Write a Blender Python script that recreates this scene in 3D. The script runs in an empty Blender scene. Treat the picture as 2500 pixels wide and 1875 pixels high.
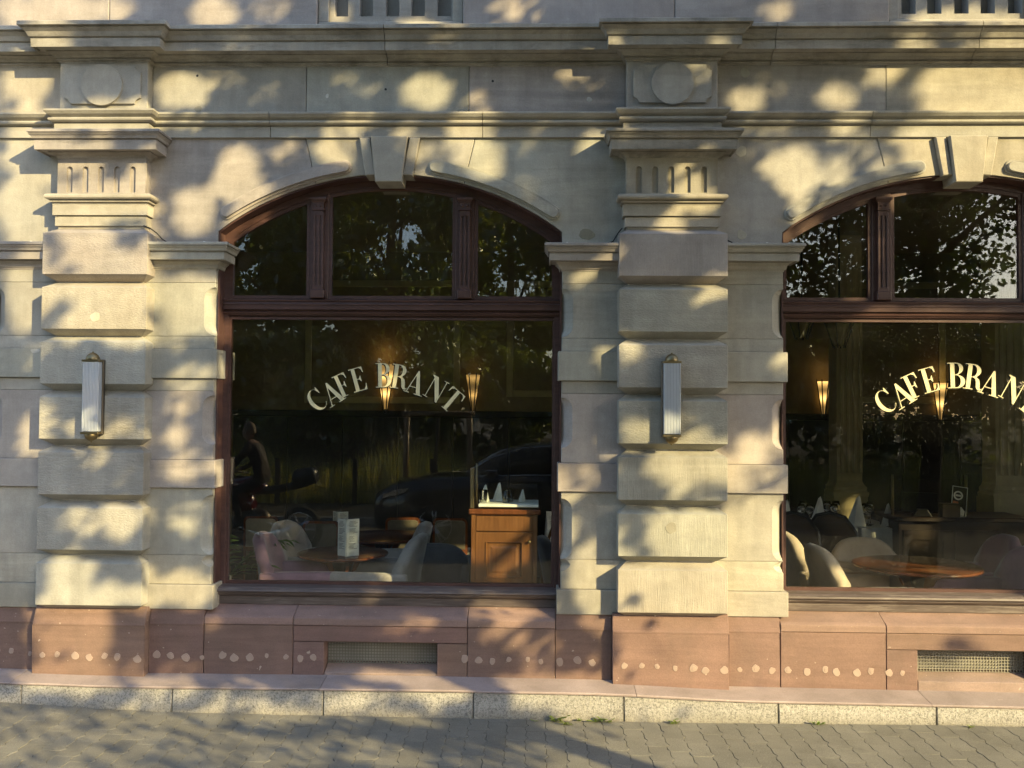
import bpy, bmesh, math, random
import numpy as np
from mathutils import Vector, Matrix

rad = math.radians
scene = bpy.context.scene
COL = scene.collection
rng = random.Random(7)
nrng = np.random.default_rng(11)

# ------------------------------------------------------------------ camera
CAM_Y, CAM_Z = -5.85, 1.85
cam_data = bpy.data.cameras.new("camera")
cam_data.sensor_width = 36.0
cam_data.lens = 36.0 * 2260.0 / 2500.0
cam_data.clip_start = 0.05
cam_data.clip_end = 2000.0
cam = bpy.data.objects.new("camera", cam_data)
COL.objects.link(cam)
cam.matrix_world = (Matrix.Translation((0, CAM_Y, CAM_Z)) @ Matrix.Rotation(rad(1.594), 4, 'Z')
                    @ Matrix.Rotation(rad(90 + 1.617), 4, 'X') @ Matrix.Rotation(rad(0.409), 4, 'Z'))
scene.camera = cam

# ------------------------------------------------------------------ light
SUN_AZ, SUN_EL = 47.0, 23.3          # azimuth from the facade normal towards +x, elevation
SUN = Vector((math.sin(rad(SUN_AZ)) * math.cos(rad(SUN_EL)),
              -math.cos(rad(SUN_AZ)) * math.cos(rad(SUN_EL)), math.sin(rad(SUN_EL))))
world = bpy.data.worlds.new("World")
scene.world = world
world.use_nodes = True
wn = world.node_tree
bg = wn.nodes["Background"]
sky = wn.nodes.new("ShaderNodeTexSky")
sky.sky_type = 'NISHITA'
sky.sun_disc = False
sky.sun_elevation = rad(SUN_EL)
sky.sun_rotation = rad(180 - SUN_AZ)
sky.air_density = 1.0
sky.dust_density = 1.2
sky.ozone_density = 1.0
wn.links.new(sky.outputs[0], bg.inputs[0])
bg.inputs[1].default_value = 0.15
sun_data = bpy.data.lights.new("sun", 'SUN')
sun_data.energy = 3.1
sun_data.angle = rad(0.53)
sun_data.color = (1.0, 0.80, 0.40)
sun = bpy.data.objects.new("sun", sun_data)
COL.objects.link(sun)
sun.location = SUN * 30
sun.rotation_euler = SUN.to_track_quat('Z', 'Y').to_euler()
scene.view_settings.view_transform = 'Standard'
scene.view_settings.look = 'None'
scene.view_settings.exposure = 1.76
scene.view_settings.gamma = 1.0
scene.view_settings.use_curve_mapping = False

# ------------------------------------------------------------------ materials
class NT:
    """small helper to write node trees"""
    def __init__(s, name):
        s.m = bpy.data.materials.new(name)
        s.m.use_nodes = True
        s.t = s.m.node_tree
        s.bsdf = s.t.nodes["Principled BSDF"]
        s.out = s.t.nodes["Material Output"]
    def n(s, typ, **kw):
        nd = s.t.nodes.new("ShaderNode" + typ)
        for k, v in kw.items():
            setattr(nd, k, v)
        return nd
    def put(s, sock, v):
        if isinstance(v, bpy.types.NodeSocket):
            s.t.links.new(v, sock)
        elif isinstance(v, (tuple, list)) and sock.type == 'RGBA' and len(v) == 3:
            sock.default_value = (*v, 1)
        else:
            sock.default_value = v
    def pos(s, scale=(1, 1, 1), rot=(0, 0, 0)):
        g = s.n("NewGeometry")
        mp = s.n("Mapping")
        v = g.outputs["Position"]
        if getattr(s, "shift", False):                 # every stone gets its own piece of the texture
            oi = s.n("ObjectInfo")
            sc = s.n("VectorMath", operation='SCALE')
            sc.inputs[0].default_value = (7.3, 3.1, 5.7)
            s.put(sc.inputs[3], oi.outputs["Random"])
            ad = s.n("VectorMath", operation='ADD')
            s.put(ad.inputs[0], v)
            s.put(ad.inputs[1], sc.outputs[0])
            v = ad.outputs[0]
        s.put(mp.inputs[0], v)
        mp.inputs["Scale"].default_value = scale
        mp.inputs["Rotation"].default_value = rot
        return mp.outputs[0]
    def loc(s, scale=(1, 1, 1)):
        g = s.n("TexCoord")
        mp = s.n("Mapping")
        s.put(mp.inputs[0], g.outputs["Object"])
        mp.inputs["Scale"].default_value = scale
        return mp.outputs[0]
    def noise(s, vec, scale, detail=4.0, rough=0.55, dist=0.0):
        t = s.n("TexNoise")
        s.put(t.inputs["Vector"], vec)
        t.inputs["Scale"].default_value = scale
        t.inputs["Detail"].default_value = detail
        t.inputs["Roughness"].default_value = rough
        t.inputs["Distortion"].default_value = dist
        return t.outputs[0]
    def rng(s, v, a, b, c, d, clamp=True):
        t = s.n("MapRange")
        t.clamp = clamp
        s.put(t.inputs[0], v)
        for i, x in enumerate((a, b, c, d)):
            t.inputs[1 + i].default_value = x
        return t.outputs[0]
    def math(s, op, a, b=0.0):
        t = s.n("Math", operation=op)
        s.put(t.inputs[0], a)
        s.put(t.inputs[1], b)
        return t.outputs[0]
    def mix(s, f, a, b, blend='MIX'):
        t = s.n("Mix", data_type='RGBA', blend_type=blend)
        s.put(t.inputs[0], f)
        s.put(t.inputs[6], a)
        s.put(t.inputs[7], b)
        return t.outputs[2]
    def scale(s, col, v):
        t = s.n("VectorMath", operation='SCALE')
        s.put(t.inputs[0], col)
        s.put(t.inputs[3], v)
        return t.outputs[0]
    def bump(s, h, strength, dist=0.01, normal=None):
        t = s.n("Bump")
        t.inputs["Strength"].default_value = strength
        t.inputs["Distance"].default_value = dist
        s.put(t.inputs["Height"], h)
        if normal is not None:
            s.put(t.inputs["Normal"], normal)
        return t.outputs[0]
    def set(s, **kw):
        for k, v in kw.items():
            s.put(s.bsdf.inputs[k.replace("_", " ")], v)
        return s.m

def objcol(n):
    return n.n("ObjectInfo").outputs["Color"]

def stone_material(name, kind, rough=0.85, stain=0.22):
    """sandstone; the stone's own hue comes from the object's colour"""
    n = NT(name)
    n.shift = True
    p = n.pos()
    rnd = n.n("ObjectInfo").outputs["Random"]
    big = n.rng(n.noise(p, 1.6, 6, .6, .6), .3, .7, .80, 1.12)
    mid = n.rng(n.noise(p, 9.0, 6, .65), .25, .75, .86, 1.11)
    fine = n.rng(n.noise(p, 160.0, 3, .6), .25, .75, .90, 1.10)
    streak = n.rng(n.noise(n.pos((3.4, 3.4, .42)), 1.5, 7, .66, .5), .44, .74, 1.02, 1 - stain)
    bed = n.rng(n.noise(n.pos((.8, .8, 16)), 1.4, 5, .6, .7), .3, .7, .975, 1.025)
    layer = n.rng(n.noise(n.pos((.5, .5, 5.5), (0, rad(5), 0)), 1.3, 7, .66, 1.6), .36, .64, .86, 1.08)
    vein = n.mix(n.rng(n.math('FRACT', n.math('MULTIPLY', rnd, 7.31)), .35, .9, 0, 1), (1, 1, 1), layer)
    v = n.math('MULTIPLY', n.math('MULTIPLY', big, mid), n.math('MULTIPLY', fine, n.math('MULTIPLY', streak, bed)))
    col = n.mix(1.0, n.scale(objcol(n), v), vein, 'MULTIPLY')
    hue = n.noise(p, 2.3, 4)
    col = n.mix(n.rng(hue, .42, .68, 0, .35), col, n.mix(1.0, col, (1.06, .97, .88), 'MULTIPLY'))
    # pale lime bloom and dark soot specks
    sp = n.rng(n.noise(p, 14.0, 3, .5, .5), .68, .74, 0, .35)
    col = n.mix(sp, col, n.scale(col, 1.25))
    sk = n.rng(n.noise(n.pos((1, 1, 1), (.4, .3, .2)), 22.0, 4, .7), .70, .76, 0, .45)
    col = n.mix(sk, col, n.scale(col, .55))
    if kind == 'weathered':
        so = n.rng(n.noise(n.pos((2.5, 3, 9)), 1.2, 6, .7, .5), .50, .72, 0, .75)
        col = n.mix(so, col, n.scale(col, .38))
    h = n.math('ADD', n.noise(p, 90, 5, .6), n.math('MULTIPLY', n.noise(p, 6, 4), 1.5))
    nor = n.bump(h, .30, .004)
    if kind == 'picked':
        q = n.noise(n.pos((60, 60, 130), (0, rad(24), 0)), 1.0, 3, .55, .4)
        nor = n.bump(q, .75, .006, nor)
    elif kind == 'combed':
        q = n.noise(n.pos((170, 170, 9), (0, rad(2), 0)), 1.0, 3, .6, .25)
        nor = n.bump(q, .65, .005, nor)
    elif kind == 'rough':
        q = n.noise(n.pos((10, 10, 46), (0, rad(-6), 0)), 1.0, 6, .65, .8)
        q2 = n.noise(n.pos((70, 70, 110), (0, rad(20), 0)), 1.0, 3)
        nor = n.bump(n.math('ADD', q, n.math('MULTIPLY', q2, .35)), .85, .010, nor)
    return n.set(Base_Color=col, Roughness=rough, Normal=nor, Specular_IOR_Level=.25)

M = {}
M['stone'] = stone_material("sandstone_smooth", 'smooth')
M['stone_weathered'] = stone_material("sandstone_weathered", 'weathered', .88, .34)
M['stone_picked'] = stone_material("sandstone_picked", 'picked')
M['stone_combed'] = stone_material("sandstone_combed", 'combed')
M['stone_rough'] = stone_material("sandstone_rough", 'rough')

def red_stone():
    n = NT("red_sandstone")
    n.shift = True
    p = n.pos()
    v = n.math('MULTIPLY', n.rng(n.noise(p, 2.2, 6, .6, .8), .3, .7, .82, 1.12), n.rng(n.noise(p, 120, 3), .25, .75, .88, 1.12))
    bed = n.noise(n.pos((1.2, 1.2, 14), (0, rad(7), 0)), 1.6, 5, .6, 1.0)
    v = n.math('MULTIPLY', v, n.rng(bed, .3, .7, .88, 1.1))
    col = n.scale(objcol(n), v)
    gr_ = n.rng(n.noise(n.pos((1.5, 1.5, 1)), 1.9, 7, .68, .6), .48, .72, 0, .55)
    col = n.mix(gr_, col, n.scale(n.mix(.45, col, (.20, .16, .13)), .72))
    sp = n.rng(n.noise(p, 34, 2, .5), .735, .755, 0, .7)
    col = n.mix(sp, col, (.46, .37, .31))
    nor = n.bump(n.math('ADD', n.noise(p, 110, 4), n.math('MULTIPLY', bed, .8)), .28, .004)
    return n.set(Base_Color=col, Roughness=.82, Normal=nor, Specular_IOR_Level=.25)
M['red_stone'] = red_stone()

def granite():
    n = NT("granite")
    p = n.pos()
    a = n.noise(p, 95, 3, .65, .6)
    b = n.noise(n.pos((1, 1, 1), (.5, .7, .1)), 190, 2, .6)
    col = n.mix(n.rng(a, .48, .62, 0, .85), (.37, .355, .325), (.14, .135, .125))
    col = n.mix(n.rng(b, .56, .64, 0, .6), col, (.50, .48, .43))
    col = n.mix(n.rng(n.noise(p, 2.5, 5), .45, .7, 0, .5), col, n.scale(col, .7))
    g = n.n("NewGeometry")
    sx = n.n("SeparateXYZ")
    n.put(sx.inputs[0], g.outputs["Position"])
    dirt = n.math('ADD', n.rng(sx.outputs[2], .0, .075, .55, 0), n.math('MULTIPLY', n.noise(p, 18, 4), .25))
    col = n.mix(n.rng(dirt, .12, .75, 0, .6), col, (.17, .15, .11))
    nor = n.bump(n.math('ADD', n.noise(p, 60, 5, .7), n.noise(n.pos((50, 50, 26)), 1, 3)), .7, .007)
    return n.set(Base_Color=col, Roughness=.85, Normal=nor, Specular_IOR_Level=.3)
M['granite'] = granite()

def concrete(name, base, obj=True):
    n = NT(name)
    p = n.pos()
    v = n.math('MULTIPLY', n.rng(n.noise(p, 3, 5, .6), .3, .7, .82, 1.14), n.rng(n.noise(p, 260, 2), .3, .7, .72, 1.28))
    col = n.scale(objcol(n) if obj else (*base,), v) if obj else n.scale(n.mix(0.0, base, base), v)
    col = n.mix(n.rng(n.noise(p, 11, 5, .7), .60, .74, 0, .6), col, n.scale(col, .55))
    col = n.mix(n.rng(n.noise(p, 180, 1), .68, .72, 0, .7), col, (.34, .32, .28))
    nor = n.bump(n.noise(p, 220, 4, .7), .55, .004)
    return n.set(Base_Color=col, Roughness=.88, Normal=nor, Specular_IOR_Level=.3)
M['paver'] = concrete("paver_concrete", (.15, .145, .12))
M['sand'] = concrete("joint_sand", (.035, .032, .026), False)
M['asphalt'] = concrete("asphalt", (.05, .05, .05), False)

def wood_paint(name, base, worn=0.0, rough=.42):
    n = NT(name)
    p = n.pos()
    gr = n.noise(n.pos((2.2, 30, 30)), 1.4, 5, .6, .5)
    col = n.scale(n.mix(n.rng(n.noise(p, 5, 4), .3, .7, 0, 1), base, tuple(c * 1.35 for c in base)), n.rng(gr, .3, .7, .8, 1.2))
    if worn > 0:
        w = n.math('ADD', n.noise(n.pos((3, 18, 55)), 1.6, 7, .72, .5), n.math('MULTIPLY', n.noise(p, 2.2, 3), .35))
        col = n.mix(n.rng(w, .70 - .1 * worn, .80 - .1 * worn, 0, .40), col, (.27, .23, .20))
        col = n.mix(n.rng(w, .45, .62, .55, 0), col, (.10, .085, .08))
    nor = n.bump(gr, .25 + .5 * worn, .003)
    return n.set(Base_Color=col, Roughness=rough + .25 * worn, Normal=nor, Specular_IOR_Level=.4)
M['frame'] = wood_paint("frame_paint", (.066, .034, .029))
M['sill'] = wood_paint("sill_worn_paint", (.085, .066, .060), .10)

def interior_wood(name, a, b, rough=.3):
    n = NT(name)
    g = n.noise(n.loc((14, 14, 1.6)), 2.0, 6, .6, 1.2)
    g2 = n.noise(n.loc((70, 70, 5)), 1.0, 3)
    col = n.mix(n.rng(g, .3, .7, 0, 1), a, b)
    col = n.scale(col, n.rng(g2, .3, .7, .85, 1.12))
    return n.set(Base_Color=col, Roughness=rough, Normal=n.bump(g2, .12, .002))
M['oak'] = interior_wood("cabinet_oak", (.19, .084, .029), (.12, .048, .015))
M['mahogany'] = interior_wood("mahogany", (.17, .06, .022), (.10, .032, .012), .22)
M['darkwood'] = interior_wood("dark_wood", (.020, .010, .006), (.012, .006, .004), .45)
M["wainscot"] = interior_wood("black_brown_wainscot", (.007, .005, .004), (.004, .003, .0025), .6)

def fabric(name, base):
    n = NT(name)
    v = n.math('MULTIPLY', n.rng(n.noise(n.loc(), 7, 4), .3, .7, .82, 1.15), n.rng(n.noise(n.loc(), 300, 2), .3, .7, .85, 1.15))
    return n.set(Base_Color=n.scale(n.mix(0.0, base, base), v), Roughness=.9, Sheen_Weight=.5, Sheen_Roughness=.4,
                 Normal=n.bump(n.noise(n.loc(), 260, 2), .2, .002), Specular_IOR_Level=.2)
M['velvet_grey'] = fabric("grey_velvet", (.36, .33, .31))
M['velvet_dark'] = fabric('dark_velvet', (.13, .125, .13))
M['velvet_mauve'] = fabric("mauve_velvet", (.27, .165, .23))
M['velvet_beige'] = fabric("beige_velvet", (.52, .43, .34))
M['brocade'] = fabric('brocade', (.13, .115, .085))  # darkened copy: shade put into the colour of the other back chairs
M['brocade_lit'] = fabric('sunlit_brocade', (.34, .29, .20))  # lighter copy: sunlight put into the colour of the leftmost chair
M['linen'] = fabric("white_linen", (.78, .78, .76))

def plain(name, col, rough=.5, metal=0.0, **kw):
    n = NT(name)
    v = n.rng(n.noise(n.loc(), 12, 4), .3, .7, .9, 1.1)
    return n.set(Base_Color=n.scale(n.mix(0.0, col, col), v), Roughness=rough, Metallic=metal, **kw)
M['cane'] = plain('dark_cane', (.050, .036, .026), .6)
M['brass'] = plain("aged_brass", (.24, .19, .105), .42, 1.0)
M['bronze'] = plain("dark_bronze", (.13, .11, .085), .42, .8)
M['chrome'] = plain("chrome", (.7, .7, .7), .12, 1.0)
M['black'] = plain("black_lacquer", (.012, .012, .012), .35)
M['rubber'] = plain("rubber", (.015, .015, .015), .8)
M['car_paint'] = plain("car_paint", (.012, .011, .014), .2, 0.0, Coat_Weight=1.0)
M['red_paint'] = plain("red_paint", (.12, .008, .010), .22, 0.0, Coat_Weight=1.0)
M['alloy'] = plain("alloy", (.8, .8, .8), .32, 1.0)
M['gold_leaf'] = plain("gold_leaf", (.66, .60, .36), .5)
M['letter_shadow_black'] = plain("letter_shadow_black", (.02, .018, .012), .6)
M['paper'] = plain("paper", (.72, .74, .68), .7)
M['ink'] = plain("ink", (.16, .17, .15), .7)
M['print_black'] = plain("print_black", (.02, .02, .02), .5)
M['print_orange'] = plain("print_orange", (.62, .20, .08), .6)
M['wall_cream'] = plain("cream_wall", (.17, .135, .065), .8)
M['column_cream'] = plain('cream_column', (.42, .35, .20), .7)
M['moulding_olive'] = plain("olive_moulding", (.30, .27, .13), .6)
M['ceiling'] = plain("ceiling_paint", (.20, .17, .11), .85)
M['skin'] = plain("skin", (.28, .16, .11), .55)
M['hair'] = plain("hair", (.18, .12, .07), .6)
M['jacket'] = plain("jacket", (.018, .006, .007), .7)
M['trousers'] = plain("trousers", (.02, .02, .025), .8)
M['mortar'] = plain("mortar", (.34, .255, .21), .9)
M['wire'] = plain("grey_wire", (.19, .18, .145), .6, .1)
M['stake'] = wood_paint("stake_wood", (.22, .13, .06))
M['bark'] = concrete("bark", (.07, .055, .04), False)
def paved():
    n = NT("far_paving")
    br = n.n("TexBrick")
    n.put(br.inputs["Vector"], n.pos((1, 1, 1), (0, 0, rad(90))))
    br.inputs["Color1"].default_value = (.17, .16, .135, 1)
    br.inputs["Color2"].default_value = (.195, .185, .155, 1)
    br.inputs["Mortar"].default_value = (.05, .045, .036, 1)
    br.inputs["Scale"].default_value = 1.0
    br.inputs["Mortar Size"].default_value = .002
    br.inputs["Brick Width"].default_value = .205
    br.inputs["Row Height"].default_value = .112
    col = n.scale(br.outputs["Color"], n.rng(n.noise(n.pos(), 3, 5), .3, .7, .82, 1.15))
    return n.set(Base_Color=col, Roughness=.88, Normal=n.bump(n.noise(n.pos(), 200, 3), .4, .004))
M['paved_far'] = paved()
M['grit'] = concrete('grit', (.20, .17, .12), False)
M['earth'] = concrete("earth", (.06, .05, .03), False)

def glass_pane(name, r0, dust):
    """clear window glass: sharp mirror share by angle, the rest passes straight through; a little dust on it"""
    n = NT(name)
    lw = n.n("LayerWeight")
    lw.inputs["Blend"].default_value = .5
    f5 = n.math('POWER', lw.outputs["Facing"], 5.0)
    fac = n.math('ADD', n.math('MULTIPLY', f5, 1 - r0), r0)
    tr = n.n("BsdfTransparent")
    tr.inputs[0].default_value = (.95, .96, .94, 1)
    gl = n.n("BsdfGlossy")
    gl.inputs["Roughness"].default_value = 0.0
    wob = n.bump(n.noise(n.pos((1, 1, .35)), 5, 2, .4), .010, .02)
    n.put(gl.inputs["Normal"], wob)
    m1 = n.n("MixShader")
    n.put(m1.inputs[0], fac)
    n.put(m1.inputs[1], tr.outputs[0])
    n.put(m1.inputs[2], gl.outputs[0])
    df = n.n("BsdfDiffuse")
    df.inputs[0].default_value = (.75, .74, .68, 1)
    p = n.pos()
    spots = n.rng(n.noise(p, 150, 1, .4), .755, .79, 0, .5)
    scr = n.rng(n.noise(n.pos((190, 1, 26), (0, rad(24), 0)), 1.0, 1, .4), .775, .80, 0, .40)
    film = n.rng(n.noise(p, 3.0, 4), .3, .8, .0, .004)
    d = n.math('ADD', film, n.math('MULTIPLY', n.math('MAXIMUM', spots, scr), dust))
    m2 = n.n("MixShader")
    n.put(m2.inputs[0], d)
    n.put(m2.inputs[1], m1.outputs[0])
    n.put(m2.inputs[2], df.outputs[0])
    n.put(n.out.inputs[0], m2.outputs[0])
    return n.m
M['glass'] = glass_pane("window_glass", .035, .05)
M['glass_dusty'] = glass_pane("window_glass_dusty", .024, .6)
M["glass_upper"] = glass_pane("upper_window_glass", .046, .2)

def clear_glass(name):
    n = NT(name)
    return n.set(Base_Color=(.95, .97, .97), Roughness=.02, Transmission_Weight=1.0, IOR=1.45)
M['drinking_glass'] = clear_glass("drinking_glass")

def shade_glass():
    n = NT("ribbed_shade_glass")
    return n.set(Base_Color=(.50, .54, .60), Roughness=.18, Transmission_Weight=.25, Coat_Weight=.6, Specular_IOR_Level=.6)  # pale blue of the reflected sky put into the base colour
M['shade_glass'] = shade_glass()

def lit_shade():
    n = NT("lit_sconce_shade")
    g = n.n("TexCoord")
    sx = n.n("SeparateXYZ")
    n.put(sx.inputs[0], g.outputs["Object"])
    b1 = n.rng(n.math('ABSOLUTE', n.math('SUBTRACT', sx.outputs[2], .17)), 0, .10, 1, 0)
    b2 = n.rng(n.math('ABSOLUTE', n.math('SUBTRACT', sx.outputs[2], .36)), 0, .10, .8, 0)
    glow = n.math('ADD', n.math('POWER', n.math('MAXIMUM', b1, b2), 2.0), .10)
    n.set(Base_Color=(.55, .40, .2), Roughness=.4, Emission_Color=(1.0, .55, .16))
    sep = n.n("SeparateColor")
    n.put(sep.inputs[0], objcol(n))
    n.put(n.bsdf.inputs["Emission Strength"], n.math('MULTIPLY', n.math('MULTIPLY', glow, sep.outputs[0]), 1.0))
    return n.m
M['lit_shade'] = lit_shade()

def leaf_material(name, base, trans):
    n = NT(name)
    g = n.n("NewGeometry")
    hv = n.rng(g.outputs["Random Per Island"], 0, 1, .55, 1.5)
    col = n.scale(n.mix(n.rng(n.noise(n.pos(), 1.3, 3), .35, .65, 0, 1), base, (base[0] * 1.5, base[1] * 1.2, base[2])), hv)
    d = n.n("BsdfDiffuse")
    n.put(d.inputs[0], col)
    t = n.n("BsdfTranslucent")
    n.put(t.inputs[0], n.scale(n.mix(1.0, col, (1.5, 1.6, .7), 'MULTIPLY'), trans))
    gl = n.n("BsdfGlossy")
    gl.inputs["Roughness"].default_value = .35
    gl.inputs[0].default_value = (.8, .85, .8, 1)
    a = n.n("AddShader")
    n.put(a.inputs[0], d.outputs[0]); n.put(a.inputs[1], t.outputs[0])
    mx = n.n("MixShader")
    mx.inputs[0].default_value = .10
    n.put(mx.inputs[1], a.outputs[0]); n.put(mx.inputs[2], gl.outputs[0])
    n.put(n.out.inputs[0], mx.outputs[0])
    return n.m
M['leaf'] = leaf_material("tree_leaf", (.035, .060, .015), .55)
M['leaf_far'] = leaf_material("park_leaf", (.060, .078, .022), .9)
M['grass'] = leaf_material("grass_blade", (.16, .155, .055), 1.1)
M['weed'] = leaf_material("weed_leaf", (.09, .14, .03), .6)
M['palm'] = leaf_material("palm_leaf", (.05, .10, .03), .5)

# ------------------------------------------------------------------ mesh helpers
def tag(o, label=None, cat=None, group=None, kind=None):
    if label: o["label"] = label
    if cat: o["category"] = cat
    if group: o["group"] = group
    if kind: o["kind"] = kind
    return o

def empty(name, loc=(0, 0, 0), rz=0.0, label=None, cat=None, group=None, kind=None):
    o = bpy.data.objects.new(name, None)
    o.empty_display_size = .1
    o.location = loc
    o.rotation_euler = (0, 0, rz)
    COL.objects.link(o)
    return tag(o, label, cat, group, kind)

def link_mesh(name, me, mat, parent=None, color=None, smooth=False):
    o = bpy.data.objects.new(name, me)
    if mat is not None and not me.materials:
        me.materials.append(mat)
    COL.objects.link(o)
    if parent is not None:
        o.parent = parent
    if color is not None:
        o.color = (*color, 1)
    if smooth:
        me.polygons.foreach_set("use_smooth", [True] * len(me.polygons))
    return o

def finish(name, bm, mat, parent=None, color=None, smooth=False, recalc=True):
    if recalc:
        bmesh.ops.recalc_face_normals(bm, faces=bm.faces)
    me = bpy.data.meshes.new(name)
    bm.to_mesh(me)
    bm.free()
    return link_mesh(name, me, mat, parent, color, smooth)

def add_box(bm, x0, x1, y0, y1, z0, z1, bev=0.0, mi=0, mat4=None, seg=1):
    b = bmesh.new()
    bmesh.ops.create_cube(b, size=1)
    for v in b.verts:
        v.co = Vector(((x0 + x1) / 2 + v.co.x * (x1 - x0), (y0 + y1) / 2 + v.co.y * (y1 - y0), (z0 + z1) / 2 + v.co.z * (z1 - z0)))
    if bev > 0:
        bmesh.ops.bevel(b, geom=b.edges[:], offset=bev, segments=seg, affect='EDGES', profile=.5)
    join(bm, b, mi, mat4)

def join(bm, b, mi=0, mat4=None):
    if mat4 is not None:
        b.transform(mat4)
    vm = {v: bm.verts.new(v.co) for v in b.verts}
    for f in b.faces:
        try:
            nf = bm.faces.new([vm[v] for v in f.verts])
            nf.material_index = mi
            nf.smooth = f.smooth
        except ValueError:
            pass
    b.free()

def box(name, mat, parent, x0, x1, y0, y1, z0, z1, bev=0.0, color=None, seg=1):
    bm = bmesh.new()
    add_box(bm, x0, x1, y0, y1, z0, z1, bev, seg=seg)
    return finish(name, bm, mat, parent, color)

def add_prism(bm, pts, y0, y1, cham=0.0, mi=0, seg=1):
    """outline in x,z pulled back from y0 (front) to y1, front edges chamfered"""
    b = bmesh.new()
    fv = [b.verts.new((x, y0, z)) for x, z in pts]
    bv = [b.verts.new((x, y1, z)) for x, z in pts]
    b.faces.new(fv)
    b.faces.new(bv[::-1])
    k = len(pts)
    for i in range(k):
        j = (i + 1) % k
        b.faces.new((fv[i], bv[i], bv[j], fv[j]))
    if cham > 0:
        b.edges.ensure_lookup_table()
        ed = [e for e in b.edges if all(abs(v.co.y - y0) < 1e-6 for v in e.verts)]
        bmesh.ops.bevel(b, geom=ed, offset=cham, segments=seg, affect='EDGES', profile=.5, clamp_overlap=True)
    bmesh.ops.recalc_face_normals(b, faces=b.faces)
    join(bm, b, mi)

def prism(name, mat, parent, pts, y0, y1, cham=0.0, color=None, seg=1):
    bm = bmesh.new()
    add_prism(bm, pts, y0, y1, cham, seg=seg)
    return finish(name, bm, mat, parent, color)

def add_sweep(bm, prof, path, mi=0):
    """closed profile of (out, z) mitred along a plan path of (x, y); out is to the right of travel"""
    b = bmesh.new()
    P = [Vector(p) for p in path]
    dirs = [(P[i + 1] - P[i]).normalized() for i in range(len(P) - 1)]
    nrm = [Vector((d.y, -d.x)) for d in dirs]
    rings = []
    for i, p in enumerate(P):
        if i == 0: m = nrm[0]
        elif i == len(P) - 1: m = nrm[-1]
        else:
            a, c = nrm[i - 1], nrm[i]
            m = (a + c) / (1 + a.dot(c))
        rings.append([b.verts.new((p.x + m.x * d, p.y + m.y * d, z)) for d, z in prof])
    k = len(prof)
    for i in range(len(rings) - 1):
        for j in range(k):
            q = (j + 1) % k
            b.faces.new((rings[i][j], rings[i + 1][j], rings[i + 1][q], rings[i][q]))
    b.faces.new(rings[0])
    b.faces.new(rings[-1][::-1])
    bmesh.ops.recalc_face_normals(b, faces=b.faces)
    join(bm, b, mi)

def sweep(name, mat, parent, prof, path, color=None):
    bm = bmesh.new()
    add_sweep(bm, prof, path)
    return finish(name, bm, mat, parent, color)

def add_tube(bm, pts, radii, sides=8, mi=0, cap=True):
    b = bmesh.new()
    P = [Vector(p) for p in pts]
    if not isinstance(radii, (list, tuple)):
        radii = [radii] * len(P)
    rings = []
    up = Vector((0, 0, 1))
    prev = None
    for i, p in enumerate(P):
        t = (P[min(i + 1, len(P) - 1)] - P[max(i - 1, 0)]).normalized()
        a = t.cross(up if abs(t.z) < .95 else Vector((1, 0, 0))).normalized() if prev is None else (prev - t * prev.dot(t)).normalized()
        prev = a
        c = t.cross(a)
        rings.append([b.verts.new(p + (a * math.cos(2 * math.pi * s / sides) + c * math.sin(2 * math.pi * s / sides)) * radii[i]) for s in range(sides)])
    for i in range(len(rings) - 1):
        for s in range(sides):
            q = (s + 1) % sides
            f = b.faces.new((rings[i][s], rings[i + 1][s], rings[i + 1][q], rings[i][q]))
            f.smooth = True
    if cap:
        b.faces.new(rings[0]); b.faces.new(rings[-1][::-1])
    bmesh.ops.recalc_face_normals(b, faces=b.faces)
    join(bm, b, mi)

def tube(name, mat, parent, pts, radii, sides=8):
    bm = bmesh.new()
    add_tube(bm, pts, radii, sides)
    return finish(name, bm, mat, parent)

def add_lathe(bm, prof, sides=24, center=(0, 0, 0), mi=0, a0=0.0, a1=2 * math.pi, axis='z'):
    b = bmesh.new()
    full = abs(a1 - a0 - 2 * math.pi) < 1e-6
    ns = sides if full else sides + 1
    rings = []
    for r, z in prof:
        if r < 1e-5:
            rings.append([b.verts.new((0, 0, z))])
        else:
            rings.append([b.verts.new((r * math.cos(a0 + (a1 - a0) * s / sides), r * math.sin(a0 + (a1 - a0) * s / sides), z)) for s in range(ns)])
    for i in range(len(rings) - 1):
        A, B = rings[i], rings[i + 1]
        for s in range(sides):
            q = (s + 1) % ns if full else s + 1
            if len(A) == 1 and len(B) == 1: continue
            if len(A) == 1: f = b.faces.new((A[0], B[s], B[q]))
            elif len(B) == 1: f = b.faces.new((A[s], B[0], A[q]))
            else: f = b.faces.new((A[s], B[s], B[q], A[q]))
            f.smooth = True
    bmesh.ops.recalc_face_normals(b, faces=b.faces)
    m = Matrix.Translation(center)
    if axis == 'y': m = m @ Matrix.Rotation(rad(90), 4, 'X')
    if axis == 'x': m = m @ Matrix.Rotation(rad(90), 4, 'Y')
    join(bm, b, mi, m)

def lathe(name, mat, parent, prof, sides=24, center=(0, 0, 0), axis='z'):
    bm = bmesh.new()
    add_lathe(bm, prof, sides, center, axis=axis)
    return finish(name, bm, mat, parent, recalc=False)

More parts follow.
